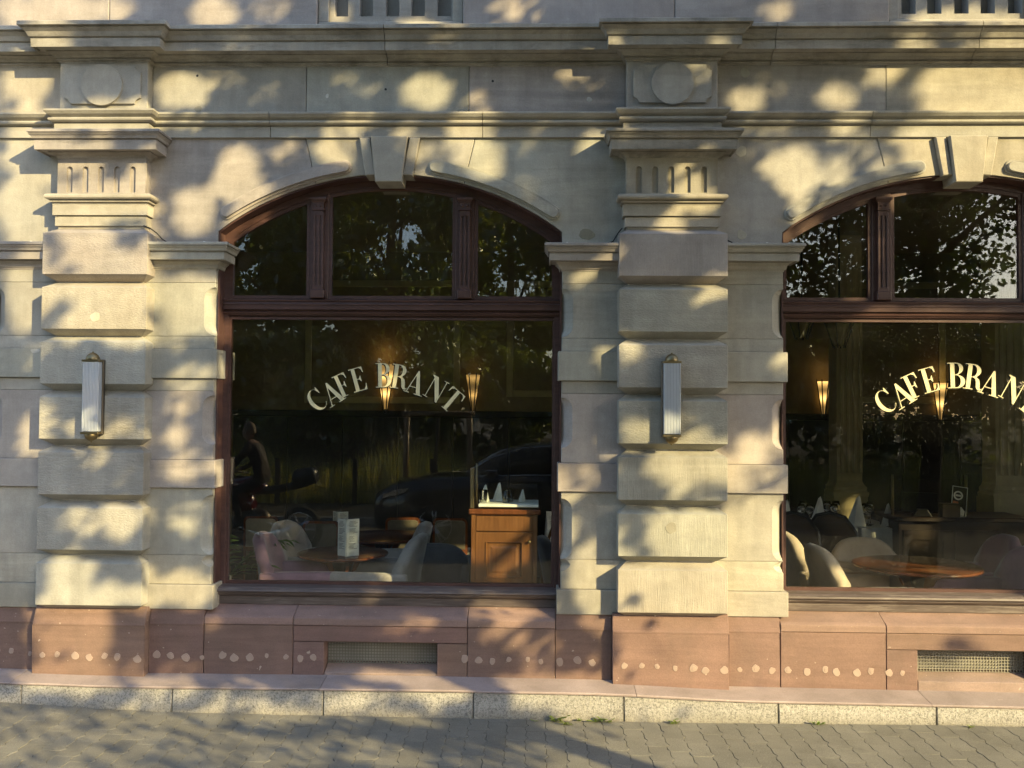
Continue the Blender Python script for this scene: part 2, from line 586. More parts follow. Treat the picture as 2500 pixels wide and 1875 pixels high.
def plate_mesh(name, loops, y, thick, offset=0.0):
    """flat plate with holes (first loop outer, others holes), standing in x,z with its front at y"""
    cu = bpy.data.curves.new(name, 'CURVE')
    cu.dimensions = '2D'
    cu.fill_mode = 'BOTH'
    cu.extrude = thick / 2
    cu.offset = offset
    for lp in loops:
        sp = cu.splines.new('POLY')
        sp.points.add(len(lp) - 1)
        for i, (x, z) in enumerate(lp):
            sp.points[i].co = (x, z, 0, 1)
        sp.use_cyclic_u = True
    tmp = bpy.data.objects.new(name, cu)
    COL.objects.link(tmp)
    dg = bpy.context.evaluated_depsgraph_get()
    dg.update()
    me = bpy.data.meshes.new_from_object(tmp.evaluated_get(dg))
    bpy.data.objects.remove(tmp)
    bpy.data.curves.remove(cu)
    me.materials.clear()
    me.transform(Matrix.Translation((0, y + thick / 2, 0)) @ Matrix.Rotation(rad(90), 4, 'X'))
    return me

def arc_pts(cx, cz, r, a0, a1, n):
    return [(cx + r * math.cos(a0 + (a1 - a0) * i / n), cz + r * math.sin(a0 + (a1 - a0) * i / n)) for i in range(n + 1)]

def copy_tree(o, parent=None):
    c = o.copy()
    COL.objects.link(c)
    if parent is not None:
        c.parent = parent
    for ch in list(o.children):
        copy_tree(ch, c)
    return c

def soften(o, width=.004, seg=2):
    return o
# ------------------------------------------------------------------ the cafe building: facade
GREY, GREEN, MAUVE, BUFF = (.372, .354, .310), (.358, .348, .302), (.370, .334, .306), (.388, .360, .300)
def vary(c, a=.035):
    k = 1 + rng.uniform(-a, a) * 1.6
    return tuple(max(.02, x * k + rng.uniform(-a, a) * .12) for x in c)

PIL = [-6.40, -2.78, .83, 4.46, 8.11]             # pilaster axes
WIN = [(-4.585, 1.10), (-.953, 1.102), (2.672, 1.14), (6.29, 1.12)]   # window axes and half widths; last bay unseen, added to let sun in
HB = .284                                   # half width of a pilaster body
BODY = -.075                                # its front plane
JY = -.03                                   # jamb plane
XL, XR = -5.9, 8.45
bld = empty("cafe_building", (0, 0, 0), 0, "sandstone cafe facade with rusticated pilasters and tall arched shop windows", "building")

def pilaster_gaps(y=True):
    xs = [XL] + [v for p in PIL[1:] for v in (p - HB, p + HB)] + [XR]
    return [(xs[i], xs[i + 1]) for i in range(0, len(xs) - 1, 2)]

# cornice: profile (out from wall, z)
CORN = [(-.05, 4.045), (.004, 4.045), (.006, 4.054), (.020, 4.058), (.020, 4.064), (.012, 4.066), (.012, 4.071), (.026, 4.074), (.034, 4.088), (.054, 4.098), (.060, 4.100),
        (.060, 4.106), (.112, 4.116), (.116, 4.104), (.124, 4.104), (.126, 4.156), (.120, 4.158), (.120, 4.164), (.134, 4.166), (.138, 4.172), (.148, 4.192),
        (.168, 4.208), (.172, 4.210), (.165, 4.212), (.165, 4.219), (.184, 4.221), (.184, 4.243), (.176, 4.249), (-.05, 4.275)]
STRING = [(-.05, 3.583), (.020, 3.583), (.021, 3.650), (.013, 3.652), (.013, 3.659), (.034, 3.661), (.046, 3.666), (.050, 3.674),
          (.046, 3.682), (.036, 3.684), (.032, 3.686), (.032, 3.692), (.056, 3.704), (.066, 3.716), (.070, 3.720), (.070, 3.730), (.060, 3.735), (-.05, 3.745)]
def path_between(x0, x1):
    """wall line from x0 to x1, stepping forward round every pilaster body"""
    pts = [(x0, 0.0)]
    for p in PIL:
        if p - HB > x0 and p + HB < x1:
            pts += [(p - HB, 0.0), (p - HB, BODY), (p + HB, BODY), (p + HB, 0.0)]
    return pts + [(x1, 0.0)]
def runs(prof, joints, mat, name):
    for i in range(len(joints) - 1):
        sweep(name, M[mat], bld, prof, path_between(joints[i] + .002, joints[i + 1] - .002), vary(GREY, .03))
runs(CORN, [XL, -4.6, -.973, 1.46, 2.709, 5.9, XR], 'stone_weathered', "cornice_stone")
runs(STRING, [XL, -4.5, -1.72, -.36, 2.08, 5.7, XR], 'stone', "string_course_stone")

# frieze between cornice and string course
def frieze(x0, x1, c, mat='stone'):
    box("frieze_stone", M[mat], bld, x0 + .0015, x1 - .0015, 0, .22, 3.742, 4.05, .003, vary(c, .03))
for a, b_, joints, cols in ((XL, PIL[1] - HB, [-4.9], [GREY, BUFF]), (PIL[1] + HB, PIL[2] - HB, [-1.497, -.451], [GREY, GREEN, MAUVE]),
                            (PIL[2] + HB, PIL[3] - HB, [2.185, 3.2], [GREY, BUFF, GREY]), (PIL[3] + HB, PIL[4] - HB, [5.8, 6.9], [GREY, BUFF, GREY])):
    xs = [a] + joints + [b_]
    for i in range(len(xs) - 1):
        frieze(xs[i], xs[i + 1], cols[i])

# upper wall above the cornice with the pierced guard over each window
def upper_wall():
    xs = XL
    for cx, hw in WIN:
        a, b_ = cx - .475, cx + .46
        mid = (xs + a) / 2
        for u, v in ((xs, mid), (mid, a)):
            box("upper_wall_stone", M['stone'], bld, u + .0015, v - .0015, -.03, .22, 4.268, 5.4, .006, vary(MAUVE if rng.random() < .4 else GREY, .03))
        # the guard: a plate with five openings, its step and the dark stone behind
        ox = [cx + d for d in (-.377, -.215, -.045, .120, .290)]
        loops = [[(a + .07, 4.335), (b_ - .07, 4.335), (b_ - .07, 5.2), (a + .07, 5.2)]]
        for x in ox:
            loops.append([(x, 4.385), (x, 4.95), (x + .09, 4.95), (x + .09, 4.385)])
        link_mesh("window_guard", plate_mesh("window_guard", loops, .03, .10), M['stone'], bld, vary(GREY, .02))
        box("guard_step", M['stone'], bld, a + .003, b_ - .003, -.012, .20, 4.268, 4.334, .006, vary(GREY, .02))
        box("guard_back", M['stone'], bld, a + .003, b_ - .003, .145, .22, 4.336, 5.4, 0, vary(GREY, .02))
        for u, v in ((a + .001, a + .068), (b_ - .068, b_ - .001)):
            box("guard_jamb", M['stone'], bld, u, v, .0, .143, 4.336, 5.4, .004, vary(GREY, .02))
        xs = b_
    box("upper_wall_stone", M['stone'], bld, xs + .0015, XR, -.03, .22, 4.268, 5.4, .006, vary(GREY, .03))
upper_wall()

# pilasters
ZT = [2.945, 2.602, 2.258, 1.914, 1.569, 1.223, .880]
ZB = [2.682, 2.338, 1.994, 1.650, 1.305, .962, .620]
ABAC = [(-.03, 3.428), (.003, 3.428), (.006, 3.440), (.016, 3.450), (.036, 3.457), (.044, 3.459), (.044, 3.466), (.088, 3.470),
        (.092, 3.461), (.101, 3.463), (.104, 3.520), (.096, 3.522), (.096, 3.529), (.112, 3.531), (.118, 3.545), (.130, 3.556),
        (.126, 3.558), (.126, 3.564), (.136, 3.566), (.136, 3.580), (.128, 3.585), (-.03, 3.612)]
TORUS = [(-.03, 3.130), (.020, 3.130), (.022, 3.138), (.014, 3.140), (.014, 3.146), (.032, 3.148), (.034, 3.156), (.028, 3.158), (.028, 3.163),
         (.050, 3.165), (.057, 3.172), (.058, 3.182), (.054, 3.192), (.042, 3.199), (-.03, 3.207)]
CAVETTO = [(-.03, 4.060), (.004, 4.060), (.006, 4.066), (.014, 4.072), (.030, 4.086), (.052, 4.098), (.056, 4.1035), (-.03, 4.1035)]
def pil_path(x, d=0.0, h=HB):
    return [(x - h - d, .05), (x - h - d, BODY - d), (x + h + d, BODY - d), (x + h + d, .05)]

def block(pil, x, zt, zb, mat, c):
    """rusticated block: chamfer above and below runs back to the body"""
    hw, f, ch = .333, -.148, .034
    prof = [(-.02, zb - ch - .006), (0.012, zb - ch - .006), (.012, zb - ch + .002), (hw - HB, zb), (hw - HB + .001, zb + .003),
            (hw - HB + .001, zt - .006), (hw - HB - .004, zt), (.012, zt + ch), (-.02, zt + ch)]
    bm = bmesh.new()
    b = bmesh.new()
    # a block with bevelled arrises: front hull out of rings
    ring = []
    q = .002
    levels = [(zb - ch - .004, -.008), (zb, hw - HB - q), (zb + q, hw - HB), (zt - q, hw - HB), (zt, hw - HB - q), (zt + ch + .004, -.008)]
    for z, d in levels:
        h, y = HB + d, BODY - d * (abs(f - BODY) / (hw - HB))
        ring.append([b.verts.new(p) for p in ((x - h, .02, z), (x - h, y + q, z), (x - h + q, y, z), (x + h - q, y, z), (x + h, y + q, z), (x + h, .02, z))])
    for i in range(len(ring) - 1):
        for j in range(5):
            b.faces.new((ring[i][j], ring[i][j + 1], ring[i + 1][j + 1], ring[i + 1][j]))
    b.faces.new(ring[0]); b.faces.new(ring[-1])
    bmesh.ops.recalc_face_normals(b, faces=b.faces)
    join(bm, b)
    return finish("rusticated_block", bm, M[mat], pil, c, recalc=False)

PIL_LOOK = {1: [('stone_picked', MAUVE), ('stone_picked', BUFF), ('stone_picked', GREEN), ('stone_rough', GREY), ('stone_rough', GREY), ('stone_picked', GREEN), ('stone', GREEN)],
            2: [('stone_combed', MAUVE), ('stone_picked', GREEN), ('stone_picked', GREEN), ('stone_picked', GREEN), ('stone_combed', GREEN), ('stone_combed', GREEN), ('stone_combed', BUFF)]}
def pilaster(i):
    x = PIL[i]
    core = box("pilaster", M['stone'], bld, x - HB + .010, x + HB - .010, BODY + .012, .2, .585, 4.06, 0, vary(GREY, .02))
    look = PIL_LOOK.get(i, PIL_LOOK[2])
    for k in range(7):
        block(core, x, ZT[k], ZB[k], look[k][0], vary(look[k][1], .03))
    # stepped fasciae above the blocks
    for z0, z1, d in ((2.983, 3.000, -.006), (3.000, 3.058, .008), (3.0585, 3.066, -.002), (3.0665, 3.131, .020)):
        sweep("capital_fascia", M['stone'], core, [(-.03, z0), (d, z0), (d, z1), (-.03, z1)], pil_path(x), vary(BUFF, .02))
    sweep("capital_torus", M['stone'], core, TORUS, pil_path(x), vary(BUFF, .02))
    # fluted neck: plate with five round-headed openings over a recessed ground
    fl = []
    for d in (-.206, -.104, -.004, .098, .200):
        u = x + d
        fl.append([(u - .0185, 3.215), (u - .0185, 3.362)] + arc_pts(u, 3.362, .0185, math.pi, 0, 8)[1:-1] + [(u + .0185, 3.362), (u + .0185, 3.215)])
    me = plate_mesh("capital_neck", [[(x - HB, 3.2), (x + HB, 3.2), (x + HB, 3.432), (x - HB, 3.432)]] + fl, BODY - .004, .015)
    nc = vary(MAUVE if i == 1 else BUFF, .02)
    link_mesh("capital_neck", me, M['stone'], core, nc)
    box("capital_neck_ground", M['stone'], core, x - HB + .001, x + HB - .001, BODY + .0115, .05, 3.2, 3.432, 0, nc)
    sweep("abacus", M['stone_weathered'], core, ABAC, pil_path(x), vary(MAUVE if i == 1 else GREY, .02))
    # pedestal block with the notched panel and disc
    box("pedestal_block", M['stone'], core, x - HB, x + HB, BODY, .05, 3.738, 4.062, .004, vary(GREY, .02))
    w, h, nq, cz = .244, .120, .052, 3.900
    pts = []
    for sx, sz, a0 in ((1, -1, 180), (1, 1, 270), (-1, 1, 0), (-1, -1, 90)):
        cx_, cz_ = x + sx * w, cz + sz * h
        pts += [(cx_ - sx * nq, cz_)] if sx * sz < 0 else [(cx_, cz_ - sz * nq)]
        arc = arc_pts(cx_, cz_, nq * .72, rad(a0), rad(a0 - 90), 5)
        pts += arc
        pts += [(cx_, cz_ - sz * nq)] if sx * sz < 0 else [(cx_ - sx * nq, cz_)]
    prism("pedestal_panel", M['stone'], core, pts, BODY - .016, BODY + .004, .0025, vary(GREY, .01))
    prism("pedestal_disc", M['stone'], core, arc_pts(x, cz - .003, .132, 0, 2 * math.pi, 48)[:-1], BODY - .032, BODY - .015, .004, vary(GREY, .01))
    sweep("pedestal_cavetto", M['stone'], core, CAVETTO, pil_path(x), vary(GREY, .02))
for i in (1, 2, 3, 4):
    pilaster(i)

# jamb piers and imposts
IMPOST = [(-.04, 2.728), (.004, 2.728), (.006, 2.738), (.014, 2.740), (.020, 2.760), (.034, 2.774), (.040, 2.777), (.040, 2.785), (.068, 2.790),
          (.072, 2.783), (.079, 2.784), (.081, 2.827), (.074, 2.829), (.074, 2.836), (.090, 2.838), (.096, 2.852), (.106, 2.862),
          (.102, 2.864), (.102, 2.870), (.112, 2.872), (.112, 2.886), (.104, 2.891), (-.04, 2.905)]
def jamb_stone(xo, xi, z0, z1, col, chs=None, proud=0.0, mat='stone'):
    """pier stone between pilaster (xo) and opening (xi); chs=(z_lo,z_hi,size): stopped chamfer on the arris"""
    s = 1 if xi > xo else -1
    xi2, y = xi + s * proud, JY - proud
    C_ = .070
    zs = [z0, z0 + .003]
    if chs:
        lo, hi = chs
        for t in (0, .03, .1, .25, .5, .75, 1.0):
            if z0 + .004 < lo + C_ * t < z1 - .004: zs.append(lo + C_ * t)
            if z0 + .004 < hi - C_ * t < z1 - .004: zs.append(hi - C_ * t)
    zs = sorted(set(zs + [z1 - .003, z1]))
    bm = bmesh.new()
    rings = []
    for z in zs:
        c = .004
        if chs and chs[0] <= z <= chs[1]:
            t = min(1.0, (z - chs[0]) / C_, (chs[1] - z) / C_)
            c = max(.004, C_ * math.sqrt(max(0, 1 - (1 - t) ** 2)))
        e = .003 if z in (z0, z1) else 0
        rings.append([bm.verts.new(p) for p in ((xo, .30, z), (xo, y + e, z), (xi2 - s * c, y + e, z), (xi2 - s * c * .55, y + c * .40, z), (xi2 - s * e, y + c, z), (xi2 - s * e, .30, z))])
    for i in range(len(rings) - 1):
        for j in range(5):
            bm.faces.new((rings[i][j], rings[i][j + 1], rings[i + 1][j + 1], rings[i + 1][j]))
    bm.faces.new(rings[0]); bm.faces.new(rings[-1])
    return finish("jamb_stone", bm, M[mat], bld, col)

def jambs(cx, hw, pl, pr):
    for xo, xi in ((pl + HB - .01, cx - hw), (pr - HB + .01, cx + hw)):
        cs = [vary(c, .035) for c in (GREY, GREEN, GREEN, GREY, MAUVE, MAUVE, GREY, BUFF, BUFF)]
        jamb_stone(xo, xi, 2.648, 2.745, cs[0])
        jamb_stone(xo, xi, 2.305, 2.647, cs[1], (2.312, 2.618))
        jamb_stone(xo, xi, 2.223, 2.304, cs[1])
        jamb_stone(xo, xi, 2.037, 2.222, cs[2], None, .022)
        jamb_stone(xo, xi, 1.958, 2.036, cs[3])
        jamb_stone(xo, xi, 1.522, 1.957, cs[4], (1.615, 1.930))
        jamb_stone(xo, xi, 1.344, 1.521, cs[5], None, .022)
        jamb_stone(xo, xi, .921, 1.343, cs[6], (.921, 1.300))
        jamb_stone(xo, xi, .737, .920, cs[7], (.848, .925))
        jamb_stone(xo, xi, .584, .736, cs[8], None, .024)
        if xi > xo: pth = [(xo, JY), (xi, JY), (xi, .10)]
        else: pth = [(xi, .10), (xi, JY), (xo, JY)]
        sweep("impost", M['stone'], bld, IMPOST, pth, vary(GREY if xi > xo else MAUVE, .03))
for k, (cx, hw) in enumerate(WIN):
    jambs(cx, hw, PIL[k], PIL[k + 1])

# spandrels, voussoirs, keystone, archivolt
ZS, ZC = 2.985, 3.353
def arch_of(hw):
    r = (hw * hw + (ZC - ZS) ** 2) / (2 * (ZC - ZS))
    return r, ZC - r
def arch_stones(k):
    cx, hw = WIN[k]
    r, cz = arch_of(hw)
    za = lambda x: cz + math.sqrt(r * r - (x - cx) ** 2)
    pl, pr = PIL[k] + HB - .01, PIL[k + 1] - HB + .01
    top = 3.586
    cols = [[MAUVE, BUFF, GREY, GREY], [GREY, BUFF, GREY, GREY]][k % 2]
    if k == 1: colsL, colsR = (MAUVE, BUFF), (GREY, (.385, .38, .33))
    else: colsL, colsR = ((.37, .36, .33), BUFF), (BUFF, GREY)
    for s, po, (cv, cs) in ((-1, pl, (colsL[1], colsL[0])), (1, pr, (colsR[0], colsR[1]))):
        X = lambda d: cx + s * d
        g = .0015 * s
        # spandrel stone
        xs = [hw - (hw - .475) * i / 12 for i in range(13)]
        pts = [(po, 2.880), (X(hw), 2.880)] + [(X(d) , za(X(d))) for d in xs] + [(X(.545) , top), (po, top)]
        pts[2 + 12] = (X(.475) + g, za(X(.475)))
        pts[-2] = (X(.545) + g, top)
        prism("spandrel_stone", M['stone'], bld, pts, 0, .30, .003, vary(cs, .02))
        # voussoir
        xs = [.473 - (.473 - .152) * i / 5 for i in range(6)]
        pts = [(X(d), za(X(d))) for d in xs] + [(X(.197), top), (X(.543), top)]
        prism("voussoir", M['stone'], bld, pts, -.002, .30, .003, vary(cv, .02))
        # thin stone beside the keystone
        pts = [(X(.150), za(X(.150)) - .012), (X(.086), za(X(.086)) - .012), (X(.128), 3.578), (X(.194), 3.578)]
        prism("key_flank", M['stone'], bld, pts, -.034, .28, .005, vary(cv, .02))
        # archivolt: two thin rolls with rounded ends
        for (r0, r1, y0, y1, e) in ((.016, .108, -.012, .004, 0), (.030, .092, -.034, -.011, .013)):
            a_in = math.asin(.235 / r) + e / r
            a_out = math.asin((hw - .055) / r) - e / r
            ri, ro = r + r0, r + r1
            P = []
            N_ = 18
            ang = lambda t: math.pi / 2 - s * t
            rm, hr = (ri + ro) / 2, (ro - ri) / 2
            for i in range(N_ + 1):
                t = a_in + hr / rm + (a_out - a_in - 2 * hr / rm) * i / N_
                P.append((cx + ri * math.cos(ang(t)), cz + ri * math.sin(ang(t))))
            def cap(t, sgn):
                c0 = (cx + rm * math.cos(ang(t)), cz + rm * math.sin(ang(t)))
                out = []
                for j in range(1, 8):
                    b = math.pi * j / 8
                    rr = -math.cos(b) * hr
                    tt = math.sin(b) * hr * sgn
                    er = (math.cos(ang(t)), math.sin(ang(t)))
                    et = (s * math.sin(ang(t)), -s * math.cos(ang(t)))
                    out.append((c0[0] + er[0] * rr + et[0] * tt, c0[1] + er[1] * rr + et[1] * tt))
                return out
            P += cap(a_out - hr / rm, 1)
            for i in range(N_ + 1):
                t = a_out - hr / rm - (a_out - a_in - 2 * hr / rm) * i / N_
                P.append((cx + ro * math.cos(ang(t)), cz + ro * math.sin(ang(t))))
            P += [(x, z) for x, z in cap(a_in + hr / rm, -1)][::-1]
            prism("archivolt", M['stone'], bld, P, y0, y1, .004, vary(cs, .01), seg=1)
    pts = [(cx - .083, 3.288), (cx + .083, 3.288), (cx + .117, 3.579), (cx - .117, 3.579)]
    prism("keystone", M['stone'], bld, pts, -.062, .29, .005, vary(BUFF, .02))
for k in (0, 1, 2, 3):
    arch_stones(k)

# ------------------------------------------------------------------ plinth
LZ = [(-6, .215), (-3.38, .200), (-2.47, .185), (-.6, .192), (.46, .186), (1.19, .158), (2.15, .151), (4.8, .130)]
def ledge_z(x):
    for (a, za), (b, zb) in zip(LZ, LZ[1:]):
        if x <= b: return za + (zb - za) * (x - a) / (b - a)
    return LZ[-1][1]
RED = (.200, .128, .107)
def cross(name, x0, x1, prof, c, mat='red_stone', parent=None):
    """stone drawn along x from a (y,z) section; small end gaps for the joints"""
    bm = bmesh.new()
    b = bmesh.new()
    A = [b.verts.new((x0 + .0018, y, z)) for y, z in prof]
    B = [b.verts.new((x1 - .0018, y, z)) for y, z in prof]
    b.faces.new(A); b.faces.new(B)
    n_ = len(prof)
    for i in range(n_):
        j = (i + 1) % n_
        b.faces.new((A[i], A[j], B[j], B[i]))
    bmesh.ops.bevel(b, geom=[e for e in b.edges if max(v.co.y for v in e.verts) < .05], offset=.0035, segments=1, affect='EDGES')
    join(bm, b)
    return finish(name, bm, M[mat], parent or bld, c)
PZ = .12
def plain_run(x0, x1, lo=PZ):
    cross("plinth_stone", x0, x1, [(.3, .596), (-.038, .596), (-.060, .500), (-.063, .492), (-.060, .487), (-.060, lo), (.3, lo)], vary(RED, .03))
def sill_run(x0, x1):
    cross("sill_stone", x0, x1, [(.3, .600), (.075, .600), (-.035, .556), (-.062, .540), (-.064, .497), (.3, .497)], vary((.26, .175, .145), .04))
def pil_run(x0, x1):
    cross("plinth_block", x0, x1, [(.3, .600), (-.082, .600), (-.118, .505), (-.123, .495), (-.120, .489), (-.120, PZ), (.3, PZ)], vary((.215, .134, .107), .03))
for i in (1, 2, 3, 4):
    pil_run(PIL[i] - .362, PIL[i] + .35)
for k, (cx, hw) in enumerate(WIN):
    pl, pr = PIL[k] + .35, PIL[k + 1] - .362
    if k == 0: pl = XL
    a, b_ = cx - hw - .028, cx + hw - .030
    v0, v1 = cx - .370, cx + .336
    if k == 2: v0, v1 = cx - .331, cx + .375
    j0, j1 = cx - .567, cx + .525
    if k == 2: j0 = cx - .523
    plain_run(pl, a); plain_run(b_, pr)
    for u, v in ((a, j0), (j0, j1), (j1, b_)): sill_run(u, v)
    low = lambda u, v, z0, z1: cross("plinth_stone", u, v, [(.3, z1), (-.060, z1), (-.060, z0), (.3, z0)], vary(RED, .03))
    low(a, j0, PZ, .494); low(j1, b_, PZ, .494)
    low(j0, j1, .396, .494)
    low(j0, v0, PZ, .393); low(v1, j1, PZ, .393)
    # the vent: recess, sloped bed, grille
    cross("vent_bed", v0, v1, [(.12, .252), (.037, .239), (-.056, .204), (-.056, PZ), (.12, PZ)], vary((.27, .20, .17), .02))
    box("vent_shade_sheet", M['black'], bld, v0, v1, .10, .14, .24, .40)  # black sheet stands in for the darkness behind the grille
    W_, H_ = v1 - v0 - .006, .150
    nx, nz = 38, 8
    loops = [[(v0 + .003, .240), (v1 - .003, .240), (v1 - .003, .240 + H_), (v0 + .003, .240 + H_)]]
    for i in range(nx):
        for j in range(nz):
            loops.append(arc_pts(v0 + .003 + W_ * (i + .5) / nx, .240 + H_ * (j + .5) / nz, .0073, 0, 2 * math.pi, 8)[:-1])
    link_mesh("vent_grille", plate_mesh("vent_grille", loops, .040, .003), M['wire'], bld)

# mortar plugs in a row along the plinth
def hole(x, z, y, r):
    n_ = 11
    ph = rng.uniform(0, 6)
    pts = [(x + r * (1 + .16 * math.sin(2 * a + ph) + rng.uniform(-.1, .1)) * math.cos(a), z + r * (1.05 + .12 * math.cos(3 * a + ph) + rng.uniform(-.1, .1)) * math.sin(a))
           for a in [2 * math.pi * i / n_ for i in range(n_)]]
    prism("mortar_plug", M['mortar'], bld, pts, y - .0022, y + .004, .0012)
    if rng.random() < .55:
        prism("mortar_plug", M['mortar'], bld, [(x + (px - x) * .5 + .002, z + (pz - z) * .5 - .001) for px, pz in pts], y - .0040, y - .0015, .001)
px = -4.2
while px < 3.2:
    x = px + rng.uniform(-.020, .020)
    inpil = any(p - .345 < x < p + .335 for p in PIL)
    edge = any(abs(x - p - d) < .03 for p in PIL for d in (-.362, .35))
    vent = any(cx - .40 < x < cx + .40 for cx, hw in WIN)
    if not vent and not edge:
        hole(x, ledge_z(x) + .108 + rng.uniform(-.009, .009), -.120 if inpil else -.060, rng.uniform(.014, .025))
    px += .101

# ------------------------------------------------------------------ windows
GY = .136
def frame_bar(bm, x0, x1, z0, z1, y0, y1, bev=.004):
    add_box(bm, x0, x1, y0, y1, z0, z1, bev)
TR = [(-.10, 2.446), (-.02, 2.446), (-.018, 2.453), (.004, 2.456), (.006, 2.463), (.016, 2.466), (.020, 2.474), (.014, 2.481), (.006, 2.484),
      (.008, 2.489), (.030, 2.492), (.031, 2.519), (.036, 2.522), (.036, 2.527), (.026, 2.531), (.024, 2.541), (.034, 2.545), (.036, 2.553), (.010, 2.560), (-.10, 2.563)]
SILLP = [(-.12, .651), (.000, .651), (.010, .656), (.018, .664), (.022, .668), (.022, .676), (.034, .680), (.040, .687), (.036, .697), (.020, .705), (.016, .709), (-.06, .716), (-.12, .716)]
def arc_light(cx, cz, r, xa, xb, z0, n=14):
    """outline of a light whose head follows the arch"""
    top = []
    for i in range(n + 1):
        x = xb + (xa - xb) * i / n
        top.append((x, cz + math.sqrt(r * r - (x - cx) ** 2)))
    return [(xa, z0), (xb, z0)] + top

LET = {}
def glyphs():
    S_ = .045
    LET['E'] = [[(0,0),(.60,0),(.62,.28),(.58,.28),(.54,.13),(.46,S_),(.27,S_),(.27,.485),(.36,.485),(.42,.38),(.45,.38),(.45,.65),(.42,.65),(.36,.53),(.27,.53),(.27,.955),(.44,.955),(.52,.88),(.56,.74),(.60,.74),(.58,1),(0,1),(0,.955),(.10,.955),(.10,S_),(0,S_)]]
    LET['F'] = [[(0,0),(.37,0),(.37,S_),(.27,S_),(.27,.47),(.36,.47),(.42,.36),(.45,.36),(.45,.64),(.42,.64),(.36,.515),(.27,.515),(.27,.955),(.42,.955),(.51,.88),(.55,.72),(.59,.72),(.57,1),(0,1),(0,.955),(.10,.955),(.10,S_),(0,S_)]]
    LET['T'] = [[(.20,0),(.54,0),(.54,S_),(.455,S_),(.455,.955),(.58,.955),(.67,.88),(.71,.72),(.75,.72),(.73,1),(.01,1),(-.01,.72),(.03,.72),(.07,.88),(.16,.955),(.285,.955),(.285,S_),(.20,S_)]]
    LET['N'] = [[(0,0),(.25,0),(.25,S_),(.15,S_),(.15,.80),(.62,-.02),(.70,-.02),(.70,.955),(.80,.955),(.80,1),(.55,1),(.55,.955),(.655,.955),(.655,.30),(.26,1),(0,1),(0,.955),(.105,.89),(.105,S_),(0,S_)]]
    LET['A'] = [[(-.02,0),(.24,0),(.24,S_),(.145,S_),(.20,.27),(.475,.27),(.535,S_),(.44,S_),(.44,0),(.82,0),(.82,S_),(.73,S_),(.43,1.02),(.36,1.02),(.095,S_),(-.02,S_)],
                [(.213,.315),(.463,.315),(.345,.77)]]
    def ell(cx, cz, rx, rz, a0, a1, n=10):
        return [(cx + rx * math.cos(rad(a0 + (a1 - a0) * i / n)), cz + rz * math.sin(rad(a0 + (a1 - a0) * i / n))) for i in range(n + 1)]
    LET['B'] = [[(0,0)] + ell(.34, .26, .31, .26, -90, 78) + ell(.32, .765, .27, .235, -70, 90) + [(0,1),(0,.955),(.10,.955),(.10,S_),(0,S_)],
                [(.27,.548)] + ell(.31, .752, .125, .203, -90, 90) + [(.27,.955)], [(.27,S_)] + ell(.32, .275, .155, .228, -90, 90) + [(.27,.503)]]
    LET['R'] = [[(0,0),(.37,0),(.37,S_),(.27,S_),(.27,.47),(.34,.47),(.42,.42),(.45,.30),(.47,.10),(.54,.0),(.65,-.01),(.72,.07),(.69,.09),(.65,.055),(.625,.09),(.61,.28),(.57,.42),(.47,.495)] + ell(.32, .745, .29, .255, -55, 90) + [(0,1),(0,.955),(.10,.955),(.10,S_),(0,S_)],
                [(.27,.515)] + ell(.31, .735, .135, .22, -90, 90) + [(.27,.955)]]
    LET['C'] = [ell(.37, .5, .37, .52, 52, 322, 26) + ell(.43, .5, .25, .475, 318, 62, 24) + [(.58,.86),(.64,.66),(.68,.66),(.68,1.0),(.64,1.0),(.61,.93)]]
glyphs()
WORDS = [('C', -41.8, .679, .93), ('A', -32.4, .653, .98), ('F', -25.3, .668, .98), ('E', -15.9, .668, 1.0), ('B', -1.5, .671, 1.03), ('R', 7.7, .668, 1.02), ('A', 17.3, .653, .98), ('N', 29.2, .668, .98), ('T', 39.9, .668, .98)]
def lettering(parent, x0, z0, s, xs):
    for ch, deg, rr, hs in WORDS:
        h = .155 * s * hs
        loops = LET[ch]
        w = max(p[0] for p in loops[0]) + min(p[0] for p in loops[0])
        a = rad(deg)
        out = []
        for lp in loops:
            q = []
            for u, v in lp:
                uu, vv = (u - w / 2) * h * xs, (v - .5) * h
                q.append((x0 + math.sin(a) * rr * s + uu * math.cos(a) + vv * math.sin(a), z0 + math.cos(a) * rr * s - uu * math.sin(a) + vv * math.cos(a)))
            out.append(q)
        me = plate_mesh("letter", out, GY - .0022, .0012, offset=-.0011)
        o = link_mesh("letter", me, M['gold_leaf'], parent)
        o["label"] = "cream letter %s on the window glass" % ch
        dx, dz = -.0045, -.0045  # dark offset copy stands in for the letter's shadow in the glazing
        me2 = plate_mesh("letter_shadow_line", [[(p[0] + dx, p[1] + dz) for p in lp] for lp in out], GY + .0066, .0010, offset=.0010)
        link_mesh("letter_shadow_copy", me2, M['letter_shadow_black'], parent)

